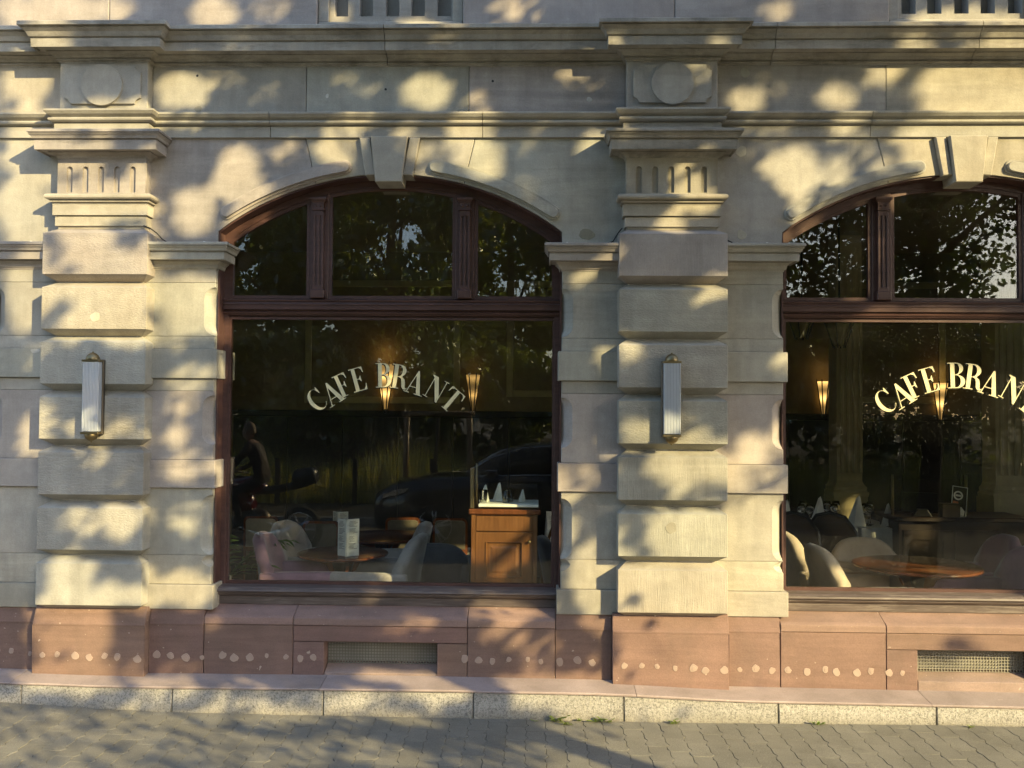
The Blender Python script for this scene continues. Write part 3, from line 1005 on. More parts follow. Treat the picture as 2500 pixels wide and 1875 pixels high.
def window(k):
    cx, hw = WIN[k]
    r, cz = arch_of(hw)
    x0, x1 = cx - hw, cx + hw
    glass = M['glass_dusty'] if k == 2 else M['glass']
    F0, F1 = .115, .170
    # outer frame: posts and arched head in one mesh
    bm = bmesh.new()
    pw = .040
    ri = r - .052
    outer = [(x0 + .001, .70), (x0 + pw, .70)]
    inner_top = []
    xi0, xi1 = x0 + pw, x1 - pw
    N_ = 26
    ins = [(xi0 + (xi1 - xi0) * i / N_) for i in range(N_ + 1)]
    inn = [(x, cz + math.sqrt(max(0, ri * ri - (x - cx) ** 2))) for x in ins]
    out = [(x0 + .001 + (x1 - x0 - .002) * i / N_) for i in range(N_ + 1)]
    outp = [(x, cz + math.sqrt(r * r - (x - cx) ** 2) - .001) for x in out]
    poly = [(x0 + .001, .70), (xi0, .70)] + inn + [(xi1, .70), (x1 - .001, .70)] + outp[::-1]
    add_prism(bm, poly, F0, F1, .006, seg=2)
    # wooden lining of the reveal, soffit and jambs
    lin = [(x0 + .0005, .712)] + [(x0 + .0005 + (x1 - x0 - .001) * i / N_, cz + math.sqrt(max(0, (r - .0005) ** 2 - (x0 + .0005 + (x1 - x0 - .001) * i / N_ - cx) ** 2)) - .0005) for i in range(N_ + 1)] + [(x1 - .0005, .712)]
    lin2 = [(x1 - .009, .712)] + [(x1 - .009 - (x1 - x0 - .018) * i / N_, cz + math.sqrt(max(0, (r - .010) ** 2 - (x1 - .009 - (x1 - x0 - .018) * i / N_ - cx) ** 2)) - .0005) for i in range(N_ + 1)] + [(x0 + .009, .712)]
    add_prism(bm, lin + lin2, .012, .1145, .002)
    fr = finish("window", bm, M['frame'], bld)
    fr["label"] = "dark red-brown arched shop window with gold name lettering on the glass"
    sweep("transom", M['frame'], fr, TR, [(x0 + .010, .115), (x1 - .010, .115)])
    # upper lights: bottom rail, glazing beads, panes
    mc = (cx - .476, cx + .476)
    half = .062
    spans = [(xi0, mc[0] - half), (mc[0] + half, mc[1] - half), (mc[1] + half, xi1)]
    for a, b_ in spans:
        o_ = arc_light(cx, cz, ri - .001, a + .001, b_ - .001, 2.564)
        bd = .021
        ib = arc_light(cx, cz, ri - bd - .004, a + bd, b_ - bd, 2.564 + .022)
        me = plate_mesh("glazing_bead", [o_, ib], .122, .036)
        link_mesh("glazing_bead", me, M['frame'], fr)
        p_ = arc_light(cx, cz, ri - .012, a + .012, b_ - .012, 2.578)
        prism("pane", M["glass_upper"], fr, p_, GY, GY + .006, 0)
    for m in mc:
        zt = cz + math.sqrt(ri * ri - (m - cx) ** 2)
        bm = bmesh.new()
        # back post, shaft with two flutes, cap with two rosettes, base
        ztop = lambda x: cz + math.sqrt(ri * ri - (x - cx) ** 2) + .004
        add_prism(bm, [(m - half, 2.5635), (m + half, 2.5635), (m + half, ztop(m + half)), (m, ztop(m)), (m - half, ztop(m - half))], .112, .172, .004)
        for a, b_ in ((-.034, -.020), (-.0075, .0075), (.020, .034)):
            add_prism(bm, [(m + a, 2.625), (m + b_, 2.625), (m + b_, zt - .115), (m + a, zt - .115)], .082, .113, .002)
        add_box(bm, m - .0335, m + .0335, .091, .1125, 2.622, zt - .11)
        add_box(bm, m - .0335, m + .0335, .081, .1125, zt - .135, zt - .100, .002)
        add_box(bm, m - .0335, m + .0335, .081, .1125, 2.620, 2.648, .002)
        add_box(bm, m - .044, m + .044, .067, .1125, 2.5655, 2.622, .005)
        add_box(bm, m - .040, m + .040, .072, .1125, zt - .100, zt - .090, .002)
        add_box(bm, m - .035, m + .035, .078, .1125, zt - .090, zt - .050, .001)
        for d in (-.016, .016):
            add_lathe(bm, [(.009, 0), (.008, .005), (.0, .008)], 10, (m + d, .0785, zt - .070), axis='y')
        add_sweep(bm, [(-.03, zt - .050), (.002, zt - .050), (.006, zt - .042), (.014, zt - .034), (.016, zt - .030), (.016, zt - .018), (-.03, zt - .012)],
                  [(m - .036, .12), (m - .036, .078), (m + .036, .078), (m + .036, .12)])
        finish("mullion", bm, M['frame'], fr)
    # lower light
    ib = [(xi0 + .016, .735), (xi1 - .016, .735), (xi1 - .016, 2.430), (xi0 + .016, 2.430)]
    me = plate_mesh("glazing_bead", [[(xi0 + .001, .712), (xi1 - .001, .712), (xi1 - .001, 2.445), (xi0 + .001, 2.445)], ib], .124, .034)
    link_mesh("glazing_bead", me, M['frame'], fr)
    prism("pane", glass, fr, [(xi0 + .006, .722), (xi1 - .006, .722), (xi1 - .006, 2.44), (xi0 + .006, 2.44)], GY, GY + .006)
    sweep("sill", M['sill'], fr, SILLP, [(x0 + .003, .060), (x1 - .003, .060)])
    box("sill_board", M['sill'], fr, x0 + .003, x1 - .003, .062, .18, .599, .650, .003)
    if k == 1: lettering(fr, -.985, 1.400, 1.0, 1.0)
    if k == 2: lettering(fr, 2.690, 1.398, 1.035, 1.04)
    return fr
wins = [window(k) for k in (1, 2)]
w0 = window(0)
w3 = window(3)  # unseen bay, added so sun reaches the room behind the second window

# backing so no light leaks over the shop front, room shell
ROOM_Y = 4.5
bk = bmesh.new()
for a, b_, z0, z1 in ((XL, XR, 3.60, 5.4),):
    add_box(bk, a, b_, .225, .36, z0, z1)
for i in range(1, 5):
    add_box(bk, PIL[i] - .27, PIL[i] + .27, .205, .36, .3, 3.6)
finish("wall_core", bk, M['ceiling'], bld)
box("room_floor", M['darkwood'], bld, XL, XR, .17, ROOM_Y, -.08, 0)
box("room_ceiling", M['ceiling'], bld, XL, XR, .30, ROOM_Y, 3.62, 3.72)
box("room_wall", M['wall_cream'], bld, XL, XR, ROOM_Y, ROOM_Y + .1, 0, 3.62)
for x in (XL - .1, XR):
    box("room_wall", M['wall_cream'], bld, x, x + .1, .17, ROOM_Y + .1, 0, 3.72)
box("facade_end", M['stone'], bld, XL - .1, XL - .001, -.02, .17, .1, 5.4, 0, GREY)
box("facade_end", M['stone'], bld, XR + .001, XR + .1, -.02, .17, .1, 5.4, 0, GREY)
box("roof_slab", M['ceiling'], bld, XL - .1, XR + .1, .23, ROOM_Y + .1, 5.401, 5.5)
box("rear_storey", M['stone'], bld, XL - .1, XR + .1, ROOM_Y + .1, ROOM_Y + .3, 0, 5.4, 0, GREY)
box("under_wall", M['stone'], bld, XL - .1, XR + .1, .08, .165, -.1, .58, 0, GREY)
# dark wainscot with boards, rail, wall panel mouldings
x = XL
while x < XR - .01:
    w_ = .62
    if -3.4 < x + w_ and x < 5.6:
        box("wainscot_panel", M['wainscot'], bld, x + .004, min(x + w_, XR) - .004, ROOM_Y - .035, ROOM_Y - .001, .0, 1.76, .004)
    x += w_
box("wainscot_rail", M['wainscot'], bld, XL, XR, ROOM_Y - .065, ROOM_Y - .001, 1.762, 1.835, .01)
def panel_moulding(a, b_, z0, z1):
    bm = bmesh.new()
    w_ = .075
    for u, v, p, q in ((a, a + w_, z0, z1), (b_ - w_, b_, z0, z1), (a + w_ + .001, b_ - w_ - .001, z0, z0 + w_), (a + w_ + .001, b_ - w_ - .001, z1 - w_, z1)):
        add_box(bm, u, v, ROOM_Y - .028, ROOM_Y - .001, p, q, .006)
    finish("panel_moulding", bm, M['moulding_olive'], bld)
panel_moulding(-2.62, -.87, 1.915, 3.3)
panel_moulding(-.35, .80, 2.0, 3.3)
panel_moulding(1.2, 2.7, 1.95, 3.3)
panel_moulding(3.35, 4.5, 1.95, 3.3)
def room_column(x, y, w_):
    bm = bmesh.new()
    add_box(bm, x - w_ / 2, x + w_ / 2, y, y + w_, 1.15, 3.62)
    for i in range(4):
        u = x - w_ / 2 + w_ * (.12 + .25 * i)
        add_box(bm, u, u + w_ * .13, y - .018, y + .002, 1.25, 3.3, .006)
    add_sweep(bm, [(-.02, 1.02), (.045, 1.02), (.05, 1.06), (.03, 1.08), (.035, 1.11), (.012, 1.14), (.0, 1.17), (-.02, 1.17)],
              [(x - w_ / 2, y + w_), (x - w_ / 2, y), (x + w_ / 2, y), (x + w_ / 2, y + w_)])
    add_box(bm, x - w_ / 2 - .04, x + w_ / 2 + .04, y - .04, y + w_ + .04, 0, 1.021)
    finish("room_column", bm, M['column_cream'], bld)
room_column(3.10, 3.45, .25)
room_column(4.60, 3.3, .28)

# small marks of use: bolt holes, repair patches, cables with clips along the impost tops
def scar(name, x, z, y, r, mat, col, h=.0016, n_=13, sq=1.0):
    ph = rng.uniform(0, 6)
    pts = [(x + r * (1 + .12 * math.sin(3 * t + ph) + rng.uniform(-.07, .07)) * math.cos(t), z + sq * r * (1 + .12 * math.cos(2 * t + ph) + rng.uniform(-.07, .07)) * math.sin(t)) for t in [2 * math.pi * i / n_ for i in range(n_)]]
    prism(name, M[mat], bld, pts, y - h, y + .006, h * .6, col)
for x, z in ((-.986, 3.899), (-2.206, 3.99), (1.292, 3.994), (1.279, 3.492), (1.279, 2.962), (-.30, 3.95), (3.2, 3.8)):
    scar("bolt_hole", x, z, 0, .008, 'black', None, .0012)
for x, z, y, r, c_, q in ((.305, 2.968, 0, .052, (.25, .235, .175), .62), (-2.771, 2.413, -.148, .030, (.50, .47, .38), 1), (.82, 1.139, -.148, .034, (.30, .285, .23), 1),
                          (-2.196, 3.774, 0, .024, (.33, .31, .25), .8), (.316, 3.83, 0, .018, (.55, .54, .5), .9), (-1.363, 3.856, 0, .009, (.6, .6, .56), 1.6), (1.279, 3.496, -.0002, .034, (.42, .40, .33), 1), (1.279, 2.966, -.0002, .030, (.42, .40, .33), 1),
                          (1.30, 3.998, -.0002, .030, (.40, .385, .32), 1), (-3.20, 2.205, -.052, .030, (.52, .50, .45), .5)):
    scar("repair_patch", x, z, y, r, 'stone', c_, .0018, 15, q)
def cable(pts, clips):
    o = tube("cable", M['black'], bld, pts, .0042, 6)
    for p in clips:
        box("cable_clip", M['paper'], o, p[0] - .006, p[0] + .006, p[1] - .010, p[1] + .004, p[2] - .005, p[2] + .006, .001)
zi = 2.911
cable([(-2.50, -.09, 3.00), (-2.46, -.085, 2.985), (-2.44, -.03, 2.965), (-2.41, -.016, 2.93), (-2.37, -.02, 2.902), (-2.2, -.03, 2.905), (-1.97, -.04, 2.903)], [(-2.13, -.03, 2.905)])
cable([(.05, -.04, 2.903), (.30, -.025, 2.905), (.42, -.02, 2.902), (.47, -.016, 2.92), (.50, -.03, 2.97), (.52, -.085, 2.99)], [(.18, -.03, 2.905), (.45, -.02, 2.905)])
cable([(1.14, -.05, 2.96), (1.18, -.02, 2.93), (1.24, -.02, 2.904), (1.60, -.03, 2.904)], [(1.22, -.02, 2.905), (1.43, -.03, 2.905)])
cable([(-3.45, -.03, 2.904), (-3.14, -.02, 2.905)], [(-3.25, -.03, 2.905)])
# ------------------------------------------------------------------ street ground
def sheet(name, x0, x1, y0, y1, z, mat, label=None):
    bm = bmesh.new()
    vs = [bm.verts.new(p) for p in ((x0, y0, z), (x1, y0, z), (x1, y1, z), (x0, y1, z))]
    bm.faces.new(vs)
    o = finish(name, bm, M[mat], None, None, recalc=False)
    tag(o, kind='structure')
    return o
GZ = [(-8, .16), (-3.3, .060), (-2.7, .030), (-2.24, .014), (-1.25, .008), (.84, .0), (2.2, .010), (6, .01)]
def ground_z(x):
    for (a, za), (b, zb) in zip(GZ, GZ[1:]):
        if x <= b: return za + (zb - za) * (x - a) / (b - a)
    return GZ[-1][1]
sheet("ground", -300, 300, -300, 300, -.35, 'earth')
rd = sheet("road", -40, 40, -9.7, -6.25, -.12, 'asphalt')
# pavement bed follows the slope
bm = bmesh.new()
xs = [-40, -8] + [-5 + .25 * i for i in range(5)] + [-3.76] + [-3.5 + .25 * i for i in range(30)] + [3.866] + [4 + .25 * i for i in range(9)] + [40]
A = [bm.verts.new((x, -.20, ground_z(max(-8, min(6, x))) - .009)) for x in xs]
B = [bm.verts.new((x, -6.1, ground_z(max(-8, min(6, x))) - .009)) for x in xs]
for i in range(len(xs) - 1):
    f = bm.faces.new((A[i], B[i], B[i + 1], A[i + 1]))
    f.material_index = 1 if xs[i + 1] < -3.7 or xs[i] > 3.7 else 0
pav = finish("pavement", bm, M['sand'])
pav.data.materials.append(M['paved_far'])
tag(pav, kind='structure')
# interlocking pavers: zigzag long edges, columns stepped by a third
PW, PL = .112, .205
def zig(t):
    t = t % 1.0
    P_ = [(0, 0), (.22, .002), (.40, -.013), (.62, .013), (.78, -.002), (1.0, 0)]
    for (a, va), (b, vb) in zip(P_, P_[1:]):
        if t <= b: return va + (vb - va) * (t - a) / (b - a)
    return 0
def paver_geo(bm, k, n, g=.0011, mi=0):
    xk = -3.75 + k * PW
    y1 = -.262 - (n + (k % 3) / 3.0) * PL + PL
    y0 = y1 - PL
    y1 = min(y1, -.268)
    if y1 - y0 < .02: return None
    ts = [0, .15, .3, .4, .5, .62, .72, .85, 1.0]
    ph = (k % 3) / 3.0
    L, R_ = [], []
    for side, off, lst in ((0, g, L), (1, -g, R_)):
        for t in ts:
            y = y0 + .0005 + (y1 - y0 - .001) * t
            u = (y + .262) / PL
            wv = zig(u + ((k + side) % 3) / 3.0 + .15)
            lst.append((xk + side * PW + wv * 1.15 + off, y))
    pts = L + R_[::-1]
    cx_, cy_ = sum(p[0] for p in pts) / len(pts), sum(p[1] for p in pts) / len(pts)
    dz = rng.uniform(-.0012, .0012)
    tx, ty = rng.uniform(-.006, .006), rng.uniform(-.006, .006)
    hz = lambda x, y: ground_z(x) + dz + tx * (x - cx_) + ty * (y - cy_)
    c = .0016
    top = []
    for x, y in pts:
        top.append((cx_ + (x - cx_) * (1 - c / .056), cy_ + (y - cy_) * (1 - c * .4 / .1)))
    T = [bm.verts.new((x, y, hz(x, y))) for x, y in top]
    Md = [bm.verts.new((x, y, hz(x, y) - .0018)) for x, y in pts]
    Bt = [bm.verts.new((x, y, hz(x, y) - .02)) for x, y in pts]
    bm.faces.new(T)
    q = len(pts)
    for i in range(q):
        j = (i + 1) % q
        bm.faces.new((T[i], Md[i], Md[j], T[j]))
        bm.faces.new((Md[i], Bt[i], Bt[j], Md[j]))
    return cx_, cy_
def pcol():
    k = rng.uniform(.92, 1.08)
    return (.172 * k, .163 * k, .137 * k)
rest = bmesh.new()
for k in range(0, 68):
    for n in range(0, 29):
        xk = -3.75 + (k + .5) * PW
        yk = -.262 - (n + (k % 3) / 3.0 - .5) * PL
        half = (yk - CAM_Y) * .57 + .1
        near = n <= 4 and abs(xk - .05) < 3.15 and yk > -1.13
        if near:
            b = bmesh.new()
            if paver_geo(b, k, n) is None: b.free(); continue
            o = finish("paver", b, M['paver'], pav, pcol())
        else:
            paver_geo(rest, k, n)
ro = finish("paver_field", rest, M['paver'], pav, (.170, .161, .136))
tag(ro, kind='stuff')

# granite kerb course with the pink ledge on top
kerb = empty("kerb_course", (0, 0, 0), kind='structure')
KJ = [-4.05, -3.126, -2.2, -1.28, -.375, .526, 1.441, 2.369, 3.29, 4.2, 5.1, 6.0, 6.9, 7.8, 8.7]
for a, b_ in zip(KJ, KJ[1:]):
    bm = bmesh.new()
    b = bmesh.new()
    za, zb = ledge_z(a) - .036, ledge_z(b_) - .036
    q = []
    for x, zt in ((a + .0025, za), (b_ - .0025, zb)):
        q.append([b.verts.new(p) for p in ((x, -.10, -.06), (x, -.262, -.06), (x, -.256, zt), (x, -.10, zt))])
    for i in range(4):
        j = (i + 1) % 4
        b.faces.new((q[0][i], q[0][j], q[1][j], q[1][i]))
    b.faces.new(q[0]); b.faces.new(q[1])
    bmesh.ops.bevel(b, geom=b.edges[:], offset=.005, segments=1, affect='EDGES')
    bmesh.ops.subdivide_edges(b, edges=b.edges[:], cuts=3, use_grid_fill=True)
    for v in b.verts:
        if v.co.y < -.2: v.co += Vector((0, rng.uniform(-.0022, .0022), rng.uniform(-.001, .001)))
    join(bm, b)
    finish("kerb_stone", bm, M['granite'], kerb)
LJ = [-4.05, -3.19, -1.30, .60, 2.34, 4.2, 6.4, 8.7]
for a, b_ in zip(LJ, LJ[1:]):
    bm = bmesh.new()
    b = bmesh.new()
    n_ = 8
    rows = []
    for i in range(n_ + 1):
        x = a + .0015 + (b_ - a - .003) * i / n_
        z = ledge_z(x)
        w1, w2 = rng.uniform(-.002, .002), rng.uniform(-.0015, .0015)
        rows.append([b.verts.new(p) for p in ((x, -.03, z + .004), (x, -.262 + w1, z - .021 + w2), (x, -.268 + w1, z - .027 + w2), (x, -.266 + w1, z - .034), (x, -.03, z - .034))])
    for i in range(n_):
        for j in range(5):
            q = (j + 1) % 5
            b.faces.new((rows[i][j], rows[i][q], rows[i + 1][q], rows[i + 1][j]))
    b.faces.new(rows[0]); b.faces.new(rows[-1])
    bmesh.ops.recalc_face_normals(b, faces=b.faces)
    join(bm, b)
    finish("ledge_slab", bm, M['red_stone'], kerb, vary((.33, .268, .25), .02), recalc=False)

# grit and soil crumbs gathered at the foot of the kerb
bm = bmesh.new()
for i in range(1500):
    x = rng.uniform(-3.9, 3.6)
    y = -.266 - abs(rng.gauss(0, .022)) if i < 1150 else rng.uniform(-1.3, -.3)
    s = rng.uniform(.0015, .0048)
    z = ground_z(x) - .001
    q = [bm.verts.new((x + rng.uniform(-1, 1) * s, y + rng.uniform(-1, 1) * s, z)) for _ in range(3)]
    t = bm.verts.new((x, y, z + s * rng.uniform(.6, 1.2)))
    for f in ((0, 1), (1, 2), (2, 0)):
        bm.faces.new((q[f[0]], q[f[1]], t))
tag(finish("grit", bm, M['grit']), "pale grit and soil crumbs gathered along the foot of the kerb", "grit", None, 'stuff')

# road edge, far verge
box("kerb", M['granite'], None, -40, 40, -6.25, -6.1, -.30, .0, .01)["kind"] = 'structure'
box("far_kerb", M['granite'], None, -40, 40, -9.85, -9.7, -.30, -.01, .01)["kind"] = 'structure'
bm = bmesh.new()
nx, ny = 40, 14
grid = []
for j in range(ny + 1):
    y = -9.85 - 12.5 * j / ny
    grid.append([bm.verts.new((-30 + 60 * i / nx, y, -.02 + max(0, (-12.6 - y)) * .10 + rng.uniform(-.04, .04) * (1 if j > 1 else 0))) for i in range(nx + 1)])
for j in range(ny):
    for i in range(nx):
        bm.faces.new((grid[j][i], grid[j][i + 1], grid[j + 1][i + 1], grid[j + 1][i]))
tag(finish("verge", bm, M['earth'], smooth=True), kind='structure')

# ------------------------------------------------------------------ leaves and trees
def quads_mesh(name, cen, size, mat, ratio=.55, updir=None, flat=0.0):
    """many small rhombic leaves as one mesh"""
    n_ = len(cen)
    a = nrng.normal(size=(n_, 3))
    a /= np.linalg.norm(a, axis=1)[:, None]
    if updir is not None:
        a = a * (1 - flat) + np.array(updir) * flat
        a /= np.linalg.norm(a, axis=1)[:, None]
    h = nrng.normal(size=(n_, 3))
    b = np.cross(a, h)
    b /= np.linalg.norm(b, axis=1)[:, None]
    s = (size * nrng.uniform(.65, 1.3, n_))[:, None]
    c = np.cross(a, b)
    V = np.empty((n_, 4, 3))
    V[:, 0] = cen + a * s * .5
    V[:, 1] = cen + b * s * .5 * ratio + c * s * .08
    V[:, 2] = cen - a * s * .5
    V[:, 3] = cen - b * s * .5 * ratio + c * s * .08
    me = bpy.data.meshes.new(name)
    me.vertices.add(n_ * 4)
    me.vertices.foreach_set("co", V.reshape(-1))
    me.loops.add(n_ * 4)
    me.loops.foreach_set("vertex_index", np.arange(n_ * 4, dtype=np.int32))
    me.polygons.add(n_)
    me.polygons.foreach_set("loop_start", np.arange(0, n_ * 4, 4, dtype=np.int32))
    me.polygons.foreach_set("loop_total", np.full(n_, 4, dtype=np.int32))
    me.update(calc_edges=True)
    me.materials.append(M[mat])
    return me

# patches of wall, window and pavement meant to be sunlit; the street tree crowns are shaped with gaps for them:
# (x, z, half width, half height) on the facade plane
K = 2500 / 2212.0
def lit(px, py, rx, ry, w=1.0):
    return ((px * K - 1312) / 386.0, 1.85 - (py * K - 1001) / 386.0, rx * K / 386.0, ry * K / 386.0, w)
GAPS = [lit(*g) for g in [
 (70,20,125,34),(191,17,60,20),(430,27,50,24,.8),(563,14,34,14,.7),(34,92,44,20),(27,164,48,40),(25,208,30,20,.8),(30,246,50,18),(20,324,40,50),(85,393,30,34,.8),(27,450,60,70),(40,505,40,25,.9),
 (454,102,27,17,.6),(376,188,50,32,.9),(461,164,34,20,.6),(560,195,20,20,.5),(734,164,22,22,.6),(273,263,58,22),(171,266,40,16,.9),(386,273,18,14,.7),(102,300,48,20,.9),(218,300,62,24),(154,376,22,27,.9),(273,393,28,24,.8),
 (205,454,118,36),(137,522,52,30,.9),(215,500,60,20,.6),(300,505,30,20,.7),(502,382,44,58,.95),(403,454,38,44,.95),(597,324,24,17,.6),(650,307,22,18,.6),(717,314,36,44),(560,430,40,20,.6),
 (728,10,14,14),(899,41,41,14,.9),(1077,20,27,20,.7),(1131,20,20,20,.6),(913,99,30,15,.7),(1053,89,22,18,.7),(759,167,27,27,.6),(913,191,42,28),(1025,218,18,20,.6),(1234,160,27,14,.7),(1271,164,17,14,.6),(998,273,42,22),(1135,270,20,14,.5),(742,273,41,18,.7),
 (858,307,18,28,.7),(913,324,22,22,.7),(899,369,20,18,.7),(1000,324,28,20,.8),(1032,341,42,38),(1135,304,18,14,.5),(1275,317,22,22),(1118,403,22,22,.5),(1452,164,12,16,.6),(1449,403,18,26,.8),(1442,454,28,20,.9),(1408,512,22,22,.9),
 (1467,167,12,26,.7),(1480,454,32,20,.8),(1661,27,27,17,.7),(1733,92,30,12,.6),(1866,82,27,14,.8),(2092,51,130,42),(2040,82,110,22),(1607,218,26,20,.9),(1665,184,18,20,.6),(1801,205,29,18,.95),(1856,174,20,17,.6),(1904,147,28,20,.9),(2109,191,135,70),(2126,260,115,30),(1641,277,40,12,.7),(1808,273,22,17,.7),(1938,280,42,14,.7),
 (1709,358,55,36),(1716,403,28,20),(1798,369,27,28,.8),(1846,314,20,20,.6),(1904,369,22,20,.7),(1989,324,46,46),(2109,324,105,74),(1640,335,20,20,.5),(2150,400,80,60),(2030,380,60,30,.9),
 (137,551,52,22,.9),(290,575,34,18,.7),(205,604,118,16),(191,664,116,44),(240,640,80,30),(205,736,113,22),(239,763,42,20,.9),(113,756,32,30,.8),(27,650,36,70,.9),(34,784,20,22,.6),(51,958,20,46,.8),
 (393,668,56,60),(447,668,18,54),(348,743,22,30,.7),(403,831,45,18,.8),(376,872,24,36,.8),(369,958,18,22,.7),(205,961,113,12,.7),(164,999,32,30,.7),(222,1064,22,22,.6),(393,1026,52,24,.8),(480,800,10,120,.7),(480,1050,10,120,.8),
 (1254,599,24,24,.8),(1299,784,20,22,.9),(1316,965,28,22,.8),(1261,1036,22,22,.7),(1442,668,14,20,.5),(1404,1026,62,42),(1391,958,62,16,.9),(1487,657,26,20,.8),(1511,1023,52,40),(1610,975,28,33,.9),(1675,794,22,22,.8),(1678,941,16,30,.9),(1620,1060,50,40,.7),
 (222,1154,28,36,.95),(140,1161,34,20,.8),(294,1134,20,26,.7),(386,1131,28,28,.8),(119,1271,40,36,.9),(300,1253,18,18,.8),(212,1301,30,14,.7),(239,1317,88,10),(393,1284,56,34,.95),(154,1383,58,60),(85,1339,34,20,.8),(85,1400,30,40,.8),(444,1342,22,22,.5),(137,1472,82,16),(90,1503,105,20),(307,1510,48,18,.8),(600,1480,30,20,.4),
 (1268,1257,44,62),(1250,1150,30,40,.6),(1391,1172,54,42),(1420,1110,40,30,.7),(1401,1277,80,60),(1480,1240,90,120),(1084,1311,88,22,.8),(913,1335,34,22,.7),(860,1365,40,20,.6),(1084,1376,52,20,.7),(1160,1400,60,18,.5),(1271,1448,42,18,.7),(1288,1352,42,17,.8),(845,1472,85,14,.9),(1186,1479,140,14,.9),(879,1513,58,20,.9),(1186,1520,240,22,.95),(1140,1440,40,20,.5),
 (1620,1180,120,100),(1560,1300,120,90),(1640,1390,230,80),(1500,1440,110,40,.9),(1800,1320,200,120),(2000,1260,220,110),(1950,1470,300,60),(2150,1330,120,90,.9),(1700,1530,420,40),(2000,1540,260,40),(1640,1250,120,140),(2130,1200,110,90,.8),(1850,1200,120,60),
 (1149,1112,84,92),(1150,1135,30,26),(835,1255,22,26),(600,1160,12,44),(756,1165,18,32,.8),(1030,1290,50,20,.7),(1960,1075,16,60,.7),(2450,1010,260,170),(2090,835,240,75,.95),
 (2030,680,200,26,.9),(1905,520,18,90,.9),(1760,460,60,30,.7),(520,690,60,14,.9),(510,480,30,24,.8),
 (1450,1600,330,60,.8),(1700,1640,320,80,.9),(1950,1620,260,80,.9),(1700,1580,420,40,.9)]]
GA = np.array(GAPS)
GA[:, 4] = np.minimum(1, GA[:, 4] * 1.12)
# pavement and far left: loosely dappled
GA = np.vstack([GA, [1.7, -.60, 2.75, .40, .97], [1.3, -.2, 1.6, .2, .9], [-3.2, -.45, 1.1, .25, .75], [.72, .33, .34, .25, .93]])
GA = np.vstack([GA, [-1.25, -.12, .35, .12, .75], [-.15, -.05, .25, .10, .6], [-.2, -.3, .3, .1, .6]])
for _ in range(16):
    GA = np.vstack([GA, [rng.uniform(4.9, 7.6), rng.uniform(.9, 3.0), rng.uniform(.12, .4), rng.uniform(.10, .3), rng.uniform(.6, .95)]])
for _ in range(26):
    GA = np.vstack([GA, [rng.uniform(-4.4, .4), rng.uniform(-1.2, .05), rng.uniform(.08, .30), rng.uniform(.03, .09), rng.uniform(.5, .95)]])
def shade_prob(x, z):
    L = np.zeros(len(x))
    for gx, gz, rx, rz, w in GA:
        d = np.sqrt(((x - gx) / (rx + .045)) ** 2 + ((z - gz) / (rz + .045)) ** 2)
        L = np.maximum(L, w * np.clip((1.22 - d) / .34, 0, 1))
    return 1 - L
SV = np.array(SUN)
def street_leaves(n_, x_lo, x_hi, z_lo, z_hi, ymid, ysd):
    out = []
    tot = 0
    while tot < n_:
        m = n_ * 2
        x = nrng.uniform(x_lo, x_hi, m); z = nrng.uniform(z_lo, z_hi, m)
        ok = nrng.uniform(0, 1, m) < shade_prob(x, z) ** 1.5  # leaves dropped where they would shade a patch meant to be sunlit
        ok &= ~((x > -1.85) & (x < .0) & (z > 1.15) & (z < 2.38) & (nrng.uniform(0, 1, m) < .62))
        x, z = x[ok], z[ok]
        y = np.clip(nrng.normal(ymid, ysd, len(x)) + .55 * np.sin(x * 2.1 + 1.7 * z) + .4 * np.sin(3.3 * z - x), ymid - 2.3, ymid + 2.1)
        t = y / SV[1]
        P = np.stack([x + SV[0] * t, SV[1] * t, z + SV[2] * t], 1)
        dd = P[:, 1] - CAM_Y
        P = P[(P[:, 2] > 2.45) & ~((dd > -.9) & (np.abs(P[:, 0]) < .62 * dd + 1.7) & (P[:, 2] < CAM_Z + .5 * dd + .6))]
        out.append(P); tot += len(P)
    return np.concatenate(out)[:n_]
def branches(bm, base, top, r0, r1, kids, spread, sides=10, lo=.35):
    """tapered trunk with limbs that fork"""
    b0, b1 = Vector(base), Vector(top)
    pts, rr = [], []
    for i in range(9):
        t = i / 8
        p = b0.lerp(b1, t) + Vector((math.sin(t * 5 + 1) * .05, math.cos(t * 4) * .05, 0)) * min(1, t * 3) * (b1 - b0).length * .25
        pts.append(p); rr.append(r0 * (1 - t) + r1 * t + (r0 * .35 * max(0, 1 - t * 10)))
    add_tube(bm, pts, rr, sides)
    for k in range(kids):
        t = lo + (.97 - lo) * k / kids
        p = pts[min(8, int(t * 8))]
        a = k * 2.4 + .7
        L = spread * (1.15 - .5 * t) * rng.uniform(.8, 1.15)
        e = p + Vector((math.cos(a) * L, math.sin(a) * L * .62, L * rng.uniform(.35, .75)))
        mid = p.lerp(e, .5) + Vector((0, 0, L * .12))
        q = rr[min(8, int(t * 8))] * .52
        add_tube(bm, [p, p.lerp(mid, .5) + Vector((0, 0, .04)), mid, e], [q, q * .8, q * .6, q * .2], 7)
        for j in range(3):
            s = mid.lerp(e, .2 + .3 * j)
            e2 = s + Vector((rng.uniform(-1, 1), rng.uniform(-.6, .6), rng.uniform(.1, .8))) * L * .42
            add_tube(bm, [s, s.lerp(e2, .5) + Vector((0, 0, .05)), e2], [q * .4, q * .28, q * .08], 5)

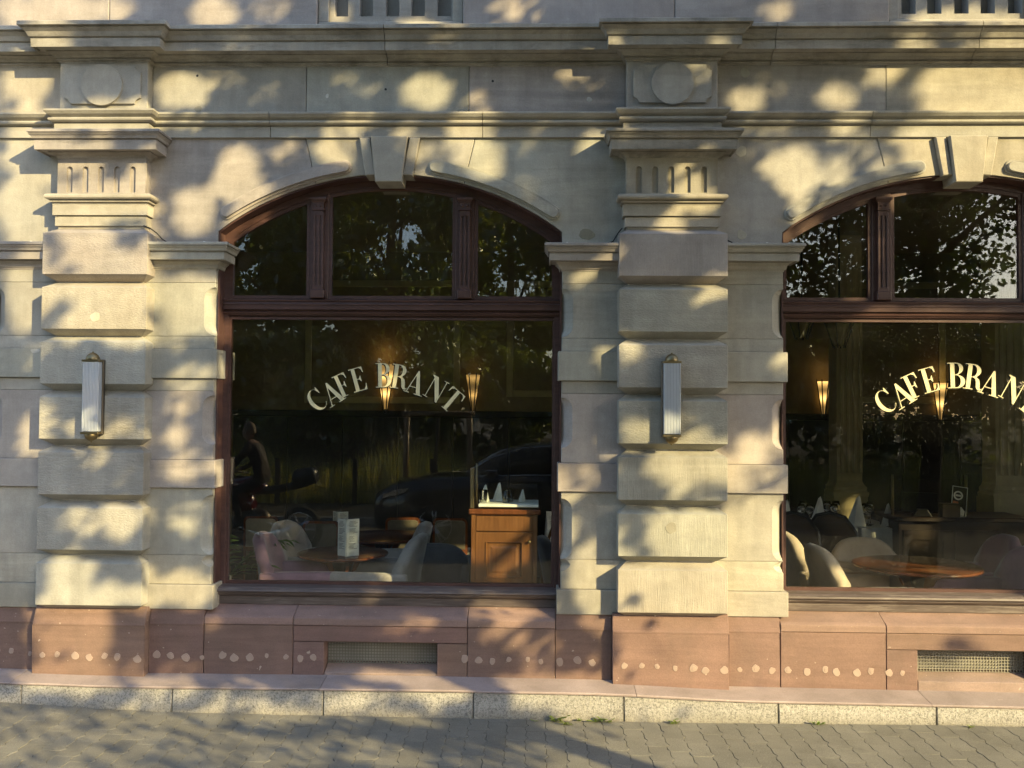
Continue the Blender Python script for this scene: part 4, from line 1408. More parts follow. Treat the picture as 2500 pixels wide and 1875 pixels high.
lv = street_leaves(225000, -4.9, 7.8, -1.9, 5.9, -4.85, .75)
allv = lv
parts_ = [(4.46, -4.78, "leafy street tree on the pavement nearest the camera", allv[allv[:, 0] <= 7.0]),
          (9.55, -5.0, "leafy street tree further along the pavement to the right", allv[allv[:, 0] > 7.0])]
for tx, ty, lab, P in parts_:
    t = empty("street_tree", (tx, ty, 0), 0, lab, "tree", "street trees along the pavement")
    me = quads_mesh("crown", P - np.array([tx, ty, 0]), .098, 'leaf', .62, tuple(SUN), .3)
    link_mesh("crown", me, None, t)
    bm = bmesh.new()
    branches(bm, (0, 0, 0), (.25, .1, 5.6), .125, .065, 9, 2.4, 10, .70)
    finish("trunk", bm, M['bark'], t)

# park trees beyond the road: dense belt left and centre, lower shrubs to the right
def park_crown(seed, n_, rx, rz, z0):
    r_ = np.random.default_rng(seed)
    cl = []
    for i in range(34):
        a = r_.uniform(0, 2 * np.pi); u = r_.uniform(-.85, .9)
        q = math.sqrt(max(.1, 1 - u * u)) * r_.uniform(.5, .95)
        cl.append((q * rx * np.cos(a), q * rx * np.sin(a) * .75, z0 + rz * (u + 1), r_.uniform(.55, 1.25) * rx * .30))
    P = []
    for cx_, cy_, cz_, cr in cl:
        v = r_.normal(size=(n_ // 34, 3)); v /= np.linalg.norm(v, axis=1)[:, None]
        P.append(np.array([cx_, cy_, cz_]) + v * cr * r_.uniform(.55, 1.05, (len(v), 1)) * np.array([1, 1, .8]))
    return np.concatenate(P)
pm = [quads_mesh("crown", park_crown(i, 17000, 4.2, 5.6, .6), .26, 'leaf_far', .6) for i in range(2)]
bm = bmesh.new()
branches(bm, (0, 0, -.2), (.4, .2, 9), .24, .07, 7, 3.0)
trunk0 = finish("trunk", bm, M['bark'])
tree0 = empty("park_tree", (0, 0, 0))
cr0 = link_mesh("crown", pm[0], None, tree0)
trunk0.parent = tree0
PT = [(-27, -20), (-21.5, -18.5), (-16, -19.5), (-11.2, -18.2), (-6.6, -19.3), (-4.2, -19.2), (-.8, -21.2), (-24, -26), (-14, -26), (-5, -25.5), (-32, -23), (-18.5, -30), (-9, -31), (0, -29)]
LABS = ["leftmost tall park tree of the belt across the road", "second tall park tree from the left across the road", "tall park tree with a wide crown across the road",
        "dense park tree directly behind the red motorcycle", "dense park tree behind the sunlit grass bank", "dense park tree behind the staked sapling", "rightmost tall park tree across the road",
        "back row park tree behind the leftmost pair", "back row park tree behind the wide crown", "back row park tree behind the staked sapling", "tall park tree at the far left end of the belt",
        "rear park tree behind the left group", "rear park tree behind the middle group", "rear park tree behind the right end of the belt"]
for i, (x, y) in enumerate(PT):
    t = tree0 if i == 0 else copy_tree(tree0)
    t.location = (x, y, .6); t.rotation_euler = (0, 0, i * 1.31)
    s = .78 + .18 * ((i * 37) % 10) / 10
    t.scale = (s, s, s * 1.05)
    for c in t.children:
        if c.name.startswith("crown"): c.data = pm[i % 2]
    tag(t, LABS[i], "tree", "park trees beyond the road")
sh = quads_mesh("shrub", park_crown(9, 9000, 1.9, 1.15, .15), .17, 'leaf_far', .6)
SHX = [(-19, -15.6), (-15.6, -15.2), (-12.2, -15.7), (-9.1, -15.3), (-6.3, -15.8), (-5.3, -17.0), (-1.6, -17.6), (2.6, -18.6), (5.2, -16.2), (8.6, -16.8), (12.2, -17.2), (16, -17.8), (20, -18), (25, -18.5), (30, -19)]
for i, (x, y) in enumerate(SHX):
    o = bpy.data.objects.new("park_shrub", sh)
    COL.objects.link(o)
    o.location = (x, y, .25); o.rotation_euler = (0, 0, i * 2.1)
    s = 1.15 if x < 3 else 1.5
    o.scale = (s, s, s * (1.0 + .25 * ((i * 7) % 5) / 5))
    tag(o, "green park shrub in the hedge across the road, %s" % (["at the far left end", "second from the left end", "third from the left end", "fourth from the left end", "behind the motorcycle", "behind the grass bank", "behind the staked sapling", "behind the car bonnet", "behind the car cabin", "behind the rear of the car", "first beyond the car", "second beyond the car", "third beyond the car", "fourth beyond the car", "at the far right end"][i]), "shrub", "shrubs of the park hedge")

# tall grass on the far bank
n_ = 17000
gx = nrng.uniform(-14, 9, n_); gy = nrng.uniform(-14.8, -12.0, n_)
gh = nrng.uniform(.35, .95, n_) * (1 + .3 * np.sin(gx * 1.7))
gz = -.02 + np.maximum(0, -12.6 - gy) * .10
V = np.empty((n_, 3, 3))
wd = nrng.uniform(.010, .022, n_)
ang = nrng.uniform(0, np.pi, n_)
V[:, 0] = np.stack([gx - np.cos(ang) * wd, gy - np.sin(ang) * wd, gz], 1)
V[:, 1] = np.stack([gx + np.cos(ang) * wd, gy + np.sin(ang) * wd, gz], 1)
V[:, 2] = np.stack([gx + nrng.normal(0, .10, n_), gy + nrng.normal(0, .10, n_), gz + gh], 1)
me = bpy.data.meshes.new("grass")
me.from_pydata(V.reshape(-1, 3).tolist(), [], [(3 * i, 3 * i + 1, 3 * i + 2) for i in range(n_)])
me.materials.append(M['grass'])
go = link_mesh("grass", me, None)
tag(go, "tall sunlit grass on the bank beyond the road", "grass", None, 'stuff')

# low wire fence in front of the grass
fe = empty("wire_fence", (-3.5, -11.6, -.02), 0, "low dark wire fence along the grass bank across the road", "fence")
for i in range(-4, 6):
    box("fence_post", M['darkwood'], fe, i * 1.5 - .04, i * 1.5 + .04, -.04, .04, 0, .92, .012)
for z in (.30, .55, .80):
    tube("fence_wire", M['wire'], fe, [(-6, 0, z), (0, 0, z - .01), (7.5, 0, z)], .004, 5)

# staked sapling
sp = empty("staked_sapling", (-1.8, -10.6, 0), 0, "young sapling tied between two timber stakes with a crossbar", "tree")
for x in (-.56, .56):
    tube("stake", M['stake'], sp, [(x * 1.06, 0, -.05), (x, 0, 1.80)], .055, 10)
tube("crossbar", M['stake'], sp, [(-.66, .02, 1.775), (.66, .02, 1.785)], .045, 10)
tube("trunk", M['bark'], sp, [(0, 0, 0), (-.03, 0, .9), (.02, 0, 1.9), (.0, .03, 2.8), (.05, 0, 3.6)], [.035, .03, .027, .02, .008], 8)
P = nrng.normal(size=(900, 3)) * np.array([.45, .4, .55]) + np.array([0, 0, 3.2])
link_mesh("crown", quads_mesh("crown", P, .11, 'leaf_far'), None, sp)
# ------------------------------------------------------------------ wall lamps
def wall_lamp(x, z, label):
    L = empty("wall_lamp", (x, -.149, z), 0, label, "wall lamp", "outdoor wall lamps on the pilasters")
    box("back_plate", M['bronze'], L, -.060, .060, -.030, .0, -.232, .232, .003)
    # ribbed glass: flat front of rounded ribs, closed sides
    bm = bmesh.new()
    n_ = 11
    pts = [(-.052, -.028)]
    pts += [(-.052, -.066)]
    for i in range(n_):
        x0 = -.050 + .100 * i / n_
        w = .100 / n_
        for j in range(1, 6):
            a = math.pi * j / 6
            pts.append((x0 + w / 2 - math.cos(a) * w / 2, -.070 - math.sin(a) * .0052))
    pts += [(.052, -.066), (.052, -.028)]
    A = [bm.verts.new((px, py, -.212)) for px, py in pts]
    B = [bm.verts.new((px, py, .216)) for px, py in pts]
    for i in range(len(pts) - 1):
        bm.faces.new((A[i], A[i + 1], B[i + 1], B[i]))
    bm.faces.new(A); bm.faces.new(B[::-1])
    finish("lamp_shade", bm, M['shade_glass'], L)
    tube("lamp_tube", M['paper'], L, [(0, -.048, -.16), (0, -.048, .16)], .009, 10)
    for s in (1, -1):
        bm = bmesh.new()
        z0 = .217 if s > 0 else -.230
        add_box(bm, -.0555, .0555, -.078, -.0305, z0, z0 + .014, .002)
        add_lathe(bm, [(.0405, 0), (.041, s * .004), (.039, s * .014), (.0335, s * .026), (.024, s * .036), (.012, s * .042), (0, s * .0435)], 20, (0, -.045, .2315 if s > 0 else -.2305))
        add_lathe(bm, [(.005, 0), (.006, s * .003), (.004, s * .007), (0, s * .008)], 10, (0, -.045, (.2315 + .043) if s > 0 else (-.2305 - .043)))
        finish("end_cap", bm, M['brass'], L)
wall_lamp(-2.757, 1.913, "slim ribbed glass wall lamp on the pilaster left of the first window")
wall_lamp(.815, 1.925, "slim ribbed glass wall lamp on the pilaster between the two windows")

# ------------------------------------------------------------------ weeds at the foot of the kerb
def weed(x, y, s, n, label):
    bm = bmesh.new()
    for i in range(n):
        a = i * 2.4 + rng.uniform(-.4, .4)
        L = s * rng.uniform(.6, 1.2)
        up = rng.uniform(.25, .95)
        d = Vector((math.cos(a), math.sin(a) * .6 - .25, 0))
        side = Vector((-d.y, d.x, 0)).normalized()
        o = Vector((rng.uniform(-.5, .5) * s, rng.uniform(-.15, .1) * s, 0))
        pr = []
        for t, w in ((0, .05), (.35, .2), (.7, .22), (1, .02)):
            c = o + d * L * t + Vector((0, 0, L * up * (t - .55 * t * t) * 1.6))
            pr.append((bm.verts.new(c - side * L * w), bm.verts.new(c + Vector((0, 0, -L * .05))), bm.verts.new(c + side * L * w)))
        for p, q in zip(pr, pr[1:]):
            bm.faces.new((p[0], p[1], q[1], q[0])); bm.faces.new((p[1], p[2], q[2], q[1]))
    o = finish("weed", bm, M['weed'], None, None, True)
    o.location = (x, y, ground_z(x) + .002)
    tag(o, label, "weed", "weeds along the foot of the kerb")
weed(.12, -.290, .060, 9, "broad-leaved weed in the kerb joint left of the central pilaster lamp axis")
weed(.18, -.345, .030, 10, "flat dark weed tuft lying on the pavers just below the broad-leaved weed")
weed(.26, -.280, .022, 12, "row of tiny withered seedlings between the two leafy kerb weeds")
weed(.375, -.285, .050, 9, "upright green weed beside the kerb joint below the central pilaster")
weed(.44, -.282, .034, 7, "small trailing weed right of the upright green weed")
weed(.82, -.290, .040, 10, "low weed against the kerb under the right side of the central pilaster")
weed(1.66, -.285, .035, 9, "small dark weed at the kerb foot right of the central pilaster")
weed(2.55, -.300, .030, 8, "rightmost weed sprig at the kerb foot")
weed(.00, -.300, .022, 7, "leftmost weed sprig at the kerb foot")

# ------------------------------------------------------------------ interior lamps
def sconce(x, z, wy, h, label, power, glow=1.0):
    S_ = empty("wall_sconce", (x, wy, z), 0, label, "sconce", "lit wall sconces in the cafe")
    n_, r1, r0 = 6, h * .20, h * .045
    bm = bmesh.new()
    bot = [bm.verts.new((r0 * math.cos(a), -r0 * math.sin(a) - .02, 0)) for a in [math.pi * i / n_ for i in range(n_ + 1)]]
    top = [bm.verts.new((r1 * math.cos(a), -r1 * math.sin(a) - .02, h)) for a in [math.pi * i / n_ for i in range(n_ + 1)]]
    for i in range(n_):
        bm.faces.new((bot[i], bot[i + 1], top[i + 1], top[i]))
    bm.faces.new(bot)
    finish("lamp_shade", bm, M['lit_shade'], S_, (glow, glow, glow))
    for i in (0, 2, 4, 6):
        a = math.pi * i / n_
        tube("rib", M['black'], S_, [(r0 * 1.1 * math.cos(a), -r0 * 1.1 * math.sin(a) - .022, -.03), (r1 * 1.06 * math.cos(a), -r1 * 1.06 * math.sin(a) - .022, h * 1.06)], .007, 6)
    lathe("finial", M['black'], S_, [(0, -.05), (.02, -.04), (.028, -.015), (.02, .0), (0, .004)], 10, (0, -.03, 0))
    ld = bpy.data.lights.new("sconce_light", 'POINT')
    ld.energy = power
    ld.color = (1, .58, .22)
    ld.shadow_soft_size = .05
    lo = bpy.data.objects.new("sconce_light", ld)
    COL.objects.link(lo)
    lo.parent = S_
    lo.location = (0, -.10, h + .12)
sconce(-1.70, 1.85, ROOM_Y - .035, .50, "lit conical wall sconce behind the B of the left window lettering", .16)
sconce(-.72, 1.84, ROOM_Y - .035, .40, "narrow lit wall sconce right of the left window lettering", .03, .30)
sconce(3.15, 1.83, ROOM_Y - .035, .36, "lit wall sconce beside the left interior column of the right window", .10)
sconce(4.42, 1.78, ROOM_Y - .035, .40, "lit wall sconce behind the lettering of the right window", .10)
# lantern pendants behind the top of the right window
for x, y, z, lab in ((2.36, 2.5, 2.52, "dark tapered pendant lantern at the top left of the right window"), (2.76, 2.7, 2.46, "second dark tapered pendant lantern right of the first")):
    p = empty("pendant_lantern", (x, y, z), 0, lab, "pendant lamp", "pendant lanterns")
    lathe("lamp_shade", M['wall_cream'], p, [(.05, 0), (.16, .30), (.15, .30), (.045, .005)], 6)
    for i in range(6):
        a = i * math.pi / 3
        tube("rib", M['black'], p, [(.052 * math.cos(a), .052 * math.sin(a), -.02), (.165 * math.cos(a), .165 * math.sin(a), .31)], .007, 5)
    tube("rod", M['black'], p, [(0, 0, .1), (0, 0, 3.6 - z)], .008, 6)

# ------------------------------------------------------------------ furniture
def add_round_box(bm, x0, x1, y0, y1, z0, z1, r, seg=3, m4=None):
    add_box(bm, x0, x1, y0, y1, z0, z1, r, 0, m4, seg)
def armchair(x, y, rz, mat, label, group, s=1.0, backh=.86):
    """low upholstered tub armchair facing +x"""
    t = empty("armchair", (x, y, 0), rz, label, "armchair", group)
    m = M[mat]
    def part(name, f):
        bm = bmesh.new(); f(bm)
        o = finish(name, bm, m, t)
        for p in o.data.polygons: p.use_smooth = True
        return o
    part("seat", lambda b: add_round_box(b, -.20, .31, -.185, .185, .30, .46, .03))
    # back: curved slab leaning outward with a rounded top
    def back(b):
        q = bmesh.new()
        rows = []
        for i in range(11):
            u = -1 + 2 * i / 10
            yy = u * .255
            top = backh - .10 * u ** 4 - .02 * u * u
            xo = -.20 + .07 * u * u
            col = []
            for z, dx, th in ((.16, .0, 0), (.45, -.015, 0), (.65, -.05, 0), (top - .035, -.085, 0)):
                col.append((xo + dx, yy, z))
            col.append((xo - .075, yy, top - .008)); col.append((xo - .045, yy, top)); col.append((xo - .015, yy, top - .01))
            for z, dx in ((top - .04, .0), (.65, .030), (.45, .055), (.16, .06)):
                col.append((xo + dx, yy, z))
            rows.append([q.verts.new(p) for p in col])
        for i in range(10):
            for j in range(len(rows[0]) - 1):
                q.faces.new((rows[i][j], rows[i][j + 1], rows[i + 1][j + 1], rows[i + 1][j]))
        q.faces.new(rows[0]); q.faces.new(rows[-1])
        bmesh.ops.recalc_face_normals(q, faces=q.faces)
        join(b, q)
    part("backrest", back)
    for sy in (-1, 1):
        part("armrest", lambda b: add_round_box(b, -.20, .34, min(sy * .19, sy * .27), max(sy * .19, sy * .27), .17, .625, .03))
        for lx in (-.17, .29):
            box("leg", M['darkwood'], t, lx - .02, lx + .02, sy * .22 - .02, sy * .22 + .02, 0, .18, .004)
    t.scale = (s, s, s)
    return t
G1, G2 = "armchairs round the table in the left window", "armchairs round the table in the right window"
armchair(-1.80, 1.05, rad(5), 'velvet_mauve', "mauve velvet armchair nearest the glass on the left of the left window table", G1, 1.08)
armchair(-1.84, 1.70, rad(-8), 'velvet_grey', "grey velvet armchair behind the mauve one on the left of the left window table", G1, 1.08)
armchair(-1.12, 1.05, rad(176), 'velvet_grey', "grey velvet armchair nearest the glass on the right of the left window table", G1, 1.08)
armchair(-1.16, 1.72, rad(188), 'velvet_grey', "grey velvet armchair behind, on the right of the left window table", G1, 1.08)
armchair(-.80, 1.70, rad(90), 'velvet_dark', "square grey armchair seen from behind left of the wooden cabinet", G1, 1.0, .80)
armchair(.30, 1.00, rad(4), 'velvet_dark', "dark grey armchair squeezed between the cabinet and the window jamb", G1, 1.08)
armchair(2.20, .72, rad(2), 'velvet_beige', "beige armchair nearest the glass on the left of the right window table", G2, 1.08)
armchair(2.18, 1.36, rad(-4), 'velvet_beige', "beige armchair just behind the nearest one in the right window", G2, 1.08)
armchair(2.66, 1.62, rad(-90), 'velvet_beige', "beige armchair facing the street behind the right window table", G2, 1.0, .83)
armchair(3.20, .70, rad(180), 'velvet_mauve', "mauve armchair nearest the glass on the right of the right window table", G2, 1.08)
armchair(3.34, 1.36, rad(176), 'velvet_mauve', "mauve armchair behind, on the right of the right window table", G2, 1.08)

def round_table(x, y, r, z, label, group=None):
    t = empty("round_table", (x, y, 0), 0, label, "table", group)
    lathe("tabletop", M['mahogany'], t, [(0, z - .028), (r - .03, z - .028), (r - .005, z - .020), (r, z - .012), (r - .003, z - .003), (r - .012, z), (0, z)], 64)
    lathe("pedestal", M['darkwood'], t, [(.22, 0), (.22, .03), (.10, .06), (.05, .10), (.045, .35), (.06, .42), (.04, .50), (.09, z - .06), (.09, z - .029)], 20)
    for k in range(4):
        a = k * math.pi / 2 + .5
        bm = bmesh.new()
        c, s = math.cos(a), math.sin(a)
        add_prism(bm, [(.04, z - .03), (r * .62, z - .03), (r * .60, z - .055), (r * .38, z - .085), (r * .30, z - .14), (r * .16, z - .16), (.04, z - .24)], -.012, .012)
        o = finish("bracket", bm, M['mahogany'], t)
        o.rotation_euler = (0, 0, a)
    return t
TG = "round wooden tables"
round_table(-1.48, 1.22, .345, .755, "round mahogany table with a tall menu holder in the left window", TG)
round_table(-1.35, 2.30, .40, .74, "second round mahogany table behind the first in the left window", TG)
round_table(2.73, .92, .44, .762, "sunlit round mahogany table in the right window", TG)

def menu(x, y, z, rz, h, label):
    t = empty("menu_holder", (x, y, z), rz, label, "menu", "table menus")
    w = .085
    for a, b_ in (((-w, .02), (-.015, -.045)), ((-.015, -.045), (.075, .005))):
        d = Vector((b_[0] - a[0], b_[1] - a[1], 0))
        L = d.length
        ang = math.atan2(d.y, d.x)
        o = box("menu_panel", M['paper'], t, .002, L - .002, -.003, .003, .0, h, .001)
        o.location = (a[0], a[1], 0); o.rotation_euler = (0, 0, ang)
        bm = bmesh.new()
        for i in range(24):
            zz = h * (.93 - .80 * i / 24)
            if i % 6 == 5: continue
            x0 = L * rng.uniform(.16, .24)
            add_box(bm, x0, L * rng.uniform(.5, .86), -.0045, -.0032, zz, zz + h * .012)
        l = finish("menu_lines", bm, M['ink'], o)
    return t
menu(-1.40, 1.05, .7565, .1, .275, "tall white folded menu standing on the front table in the left window")
menu(-1.93, 3.25, .62, -.1, .22, "smaller white menu standing on the rear side table in the left window")
rt = empty("side_table", (-1.93, 3.28, 0), 0, "small dark side table carrying the rear menu", "table")
box("tabletop", M['darkwood'], rt, -.25, .25, -.2, .2, .595, .619, .004)
for sx in (-1, 1):
    for sy in (-1, 1):
        box("leg", M['darkwood'], rt, sx * .22 - .018, sx * .22 + .018, sy * .17 - .018, sy * .17 + .018, 0, .594, .003)

def framed_chair(x, y, rz, label, h=.80, w=.34, cloth='brocade'):
    """wooden chair with an upholstered back, its back to the street"""
    t = empty("dining_chair", (x, y, 0), rz, label, "chair", "wood framed brocade chairs at the back")
    def rr(a, b_, c, d, r):
        out = []
        for cx_, cz_, a0 in ((b_ - r, d - r, 0), (a + r, d - r, 90)):
            out += arc_pts(cx_, cz_, r, rad(a0), rad(a0 + 90), 6)
        return [(a, c), (b_, c)] + out
    o_ = rr(-w / 2, w / 2, .46, h, .05)
    i_ = rr(-w / 2 + .022, w / 2 - .022, .50, h - .025, .035)
    link_mesh("back_frame", plate_mesh("back_frame", [o_, i_], -.21, .035), M['mahogany'], t)
    bm = bmesh.new()
    add_prism(bm, i_, -.218, -.180, .008, seg=2)
    finish("back_cushion", bm, M[cloth], t)
    bm = bmesh.new(); add_round_box(bm, -w / 2, w / 2, -.20, .20, .40, .46, .02)
    finish("seat", bm, M[cloth], t)
    for sx in (-1, 1):
        tube("leg", M['mahogany'], t, [(sx * (w / 2 - .015), -.235, 0), (sx * (w / 2 - .012), -.20, .46)], .014, 8)
        tube("leg", M['mahogany'], t, [(sx * (w / 2 - .03), .19, 0), (sx * (w / 2 - .03), .17, .42)], .015, 8)
    return t
framed_chair(-2.69, 3.35, 0, "brocade back chair next to the palm, leftmost of the back row", .80, .34, "brocade_lit")
framed_chair(-2.02, 3.00, 0, "brocade back chair in front of the rear menu table")
framed_chair(-1.31, 3.35, .05, "brocade back chair behind the right of the front round table")
framed_chair(-.83, 3.35, -.05, "brocade back chair nearest the wooden cabinet in the back row")

# waiter's cabinet close behind the left window
cb = empty("waiter_cabinet", (-.212, .188, 0), 0, "golden oak waiter's cabinet with a panelled door at the right of the left window", "cabinet")
W2 = .215
box("carcass", M['oak'], cb, -W2, W2, .012, .38, .10, 1.168, .003)
box("base", M['oak'], cb, -W2 - .012, W2 + .012, -.006, .385, 0, .705, .006)
box("worktop", M['mahogany'], cb, -W2 - .018, W2 + .022, -.014, .40, 1.170, 1.205, .007)
for sx in (-1, 1):
    box("corner_stile", M['oak'], cb, sx * (W2 - .014) - .014, sx * (W2 - .014) + .014, -.001, .0115, .708, 1.167, .002)
box("drawer_front", M['oak'], cb, -W2 + .031, W2 - .031, .000, .0115, 1.062, 1.160, .003)
# door: frame of stiles and rails round a raised panel
d0, d1, z0, z1 = -W2 + .031, W2 - .031, .712, 1.056
link_mesh("door", plate_mesh("door", [[(d0, z0), (d1, z0), (d1, z1), (d0, z1)], [(d0 + .066, z0 + .048), (d1 - .066, z0 + .048), (d1 - .066, z1 - .062), (d0 + .066, z1 - .062)]], -.001, .012), M['oak'], cb)
def raised(a, b_, c, d):
    bm = bmesh.new()
    def ring(i, y): return [bm.verts.new(p) for p in ((a + i, y, c + i), (b_ - i, y, c + i), (b_ - i, y, d - i), (a + i, y, d - i))]
    R_ = [ring(.0, -.007), ring(.004, -.008), ring(.010, .001), ring(.012, .007), ring(.030, .007), ring(.045, .001)]
    for p, q in zip(R_, R_[1:]):
        for i in range(4):
            j = (i + 1) % 4
            bm.faces.new((p[i], p[j], q[j], q[i]))
    bm.faces.new(R_[-1])
    return finish("door_panel", bm, M['oak'], cb)
raised(d0 + .064, d1 - .064, z0 + .046, z1 - .060)
lathe("knob", M['brass'], cb, [(.004, .0), (.004, .008), (.010, .014), (.011, .019), (.007, .024), (0, .025)], 14, (d1 - .020, -.002, .998), 'y')
cb.children[-1].data.transform(Matrix.Translation((0, 0, 0)))
# glass screen held by brass posts on the cabinet
gs = empty("glass_screen", (-.212, .225, 1.206), 0, "low glass screen between slim brass posts on top of the oak cabinet", "screen")
box("post", M['brass'], gs, -.226, -.200, -.012, .012, 0, .265, .003)
tube("post", M['brass'], gs, [(-.188, .05, 0), (-.188, .05, .29)], .009, 10)
box("glare_white_shelf", M['paper'], gs, -.17, .222, -.035, .30, .012, .030, .003)  # opaque white stands in for the glare on the glass shelf
box("screen_glass", M['glass'], gs, -.185, .21, .055, .059, .032, .16)
def napkin(x, y, z, rz, h, label):
    bm = bmesh.new()
    n_ = 10
    ring = []
    base = []
    for i in range(n_):
        a = 2 * math.pi * i / n_
        r = h * (.34 if i % 2 else .27)
        base.append(bm.verts.new((r * math.cos(a), r * math.sin(a) * .55, 0)))
    mid = [bm.verts.new((v.co.x * .62 + .02 * h, v.co.y * .6, h * .45)) for v in base]
    up = [bm.verts.new((v.co.x * .22 + .06 * h, v.co.y * .3, h * (.86 + .03 * (i % 3)))) for i, v in enumerate(base)]
    tip = bm.verts.new((.08 * h, 0, h))
    for A, B in ((base, mid), (mid, up)):
        for i in range(n_):
            j = (i + 1) % n_
            bm.faces.new((A[i], A[j], B[j], B[i]))
    for i in range(n_):
        bm.faces.new((up[i], up[(i + 1) % n_], tip))
    o = finish("napkin", bm, M['linen'], None)
    o.location = (x, y, z); o.rotation_euler = (0, 0, rz)
    tag(o, label, "napkin", "folded white napkins")
def wineglass(x, y, z, h, label, bowl=.036):
    o = lathe("wine_glass", M['drinking_glass'], None, [(0, 0), (.032, .001), (.030, .004), (.004, .010), (.0035, h * .42), (.012, h * .48), (bowl, h * .66), (bowl * 1.02, h * .78), (bowl * .82, h),
              (bowl * .78, h), (bowl * .97, h * .78), (bowl * .95, h * .66), (.010, h * .50), (0, h * .49)], 18)
    o.location = (x, y, z)
    tag(o, label, "glass", "wine glasses on the set tables")
napkin(-.35, 0.35, 1.238, .2, .115, "pointed napkin beside the brass posts on the oak cabinet")
napkin(-.26, 0.40, 1.238, -.3, .125, "tall leaning napkin in the middle of the oak cabinet top")
napkin(-.10, 0.36, 1.238, .4, .085, "short napkin at the right end of the oak cabinet top")
for x, y, h, lab in ((-.355, .28, .085, "sunlit tumbler left on the oak cabinet shelf"), (-.205, .29, .08, "sunlit tumbler in the middle of the oak cabinet shelf"), (-.180, .38, .085, "tumbler behind the middle one on the oak cabinet shelf")):
    o = lathe("tumbler", M['drinking_glass'], None, [(0, 0), (.022, 0), (.030, h), (.028, h), (.020, .006), (0, .006)], 18)
    o.location = (x, y, 1.2375)
    tag(o, lab, "tumbler", "tumblers on the oak cabinet")
# bentwood chair just right of the cabinet
bw = empty("bentwood_chair", (.17, .95, 0), rad(8), "curved bentwood chair back catching the sun right of the oak cabinet", "chair")
tube("back_hoop", M['oak'], bw, [(-.06, .0, .0), (-.09, .0, .45), (-.07, .0, .80), (-.02, .02, 1.05), (.03, .06, 1.10), (.06, .2, 1.10), (.04, .36, 1.05), (-.05, .38, .8), (-.08, .38, .45), (-.05, .38, 0)], .013, 8)
lathe("seat", M['oak'], bw, [(0, .44), (.19, .44), (.2, .455), (.19, .47), (0, .47)], 24, (.14, .19, 0))
for a, b_ in ((.28, .06), (.28, .32)):
    tube("leg", M['oak'], bw, [(a + .03, b_, 0), (a, b_, .445)], .013, 8)

# palm at the left edge of the left window
pl = empty("palm_plant", (-2.42, 1.25, 0), 0, "green potted palm at the left edge of the left window", "plant")
lathe("pot", M['black'], pl, [(0, 0), (.12, 0), (.15, .5), (.16, .52), (.14, .52), (.13, .46), (0, .46)], 20)
for k in range(11):
    a = k * 2.4
    el = rng.uniform(.6, 1.25)
    L = rng.uniform(.42, .62)
    bm = bmesh.new()
    pts = []
    for i in range(9):
        t = i / 8
        pts.append(Vector((math.cos(a) * L * t * math.cos(el) * 1.3, math.sin(a) * L * t * math.cos(el) * 1.3, .48 + L * math.sin(el) * (t * 1.5 - .75 * t * t))))
    add_tube(bm, pts, [.006] * 5 + [.004] * 4, 5)
    for i in range(2, 9):
        d = (pts[i] - pts[i - 1]).normalized()
        sd = d.cross(Vector((0, 0, 1))).normalized()
        for s in (-1, 1):
            e = pts[i] + sd * s * .15 * (1 - .05 * i) + d * .09 + Vector((0, 0, -.05))
            w = d * .012
            bm.faces.new([bm.verts.new(p) for p in (pts[i] - w, pts[i].lerp(e, .5) - w + Vector((0, 0, .015)), e, pts[i].lerp(e, .5) + w + Vector((0, 0, .015)), pts[i] + w)])
    finish("frond", bm, M['palm'], pl)

# ------------------------------------------------------------------ right window: laid tables
def cloth_table(x, y, w, d, z, label):
    t = empty("dining_table", (x, y, 0), 0, label, "table", "tables under white cloths")
    bm = bmesh.new()
    n_ = 48
    per = []
    for i in range(n_):
        s = 4 * i / n_
        k = int(s); f = s - k
        c = [(-w, -d), (w, -d), (w, d), (-w, d)]
        a, b_ = c[k], c[(k + 1) % 4]
        per.append((a[0] + (b_[0] - a[0]) * f, a[1] + (b_[1] - a[1]) * f))
    T = [bm.verts.new((px, py, z)) for px, py in per]
    Bm = [bm.verts.new((px * (1.03 + .03 * math.sin(i * 1.9)), py * (1.03 + .03 * math.sin(i * 1.9)), z - .30 - .03 * math.sin(i * .7))) for i, (px, py) in enumerate(per)]
    bm.faces.new(T)
    for i in range(n_):
        j = (i + 1) % n_
        bm.faces.new((T[i], T[j], Bm[j], Bm[i]))
    o = finish("tablecloth", bm, M['linen'], t)
    for sx in (-1, 1):
        for sy in (-1, 1):
            box("leg", M['darkwood'], t, sx * (w - .08) - .02, sx * (w - .08) + .02, sy * (d - .08) - .02, sy * (d - .08) + .02, 0, z - .01, .003)
cloth_table(2.40, 2.75, .42, .35, .84, "white clothed table at the left of the right window, laid for dinner")
cloth_table(3.02, 2.75, .17, .35, .835, "narrow white clothed table in front of the dark reception cabinet")
cloth_table(.55, 3.6, .45, .4, .78, "white clothed table far behind the oak cabinet")
NK = [(2.23, 2.55, .20, "sunlit napkin at the left end of the laid table"), (2.545, 2.62, .22, "second folded napkin on the laid table, beside the wine glasses"), (2.49, 2.5, .17, "shorter napkin in front of the second one"), (2.84, 2.48, .24, "tall napkin at the right end of the laid table"), (3.12, 2.52, .18, "napkin beside the dark reception cabinet")]
for i, (x, y, h, lab) in enumerate(NK):
    napkin(x, y, .845, rng.uniform(-.5, .5), h * 1.12, lab)
WG = [(2.36, 2.52), (2.40, 2.60), (2.44, 2.53), (2.62, 2.62), (2.66, 2.55), (2.70, 2.62), (2.945, 2.50), (2.985, 2.56), (2.96, 2.62)]
names = ["left cluster", "middle cluster", "right cluster"]
pos3 = ["left glass", "middle glass", "right glass"]
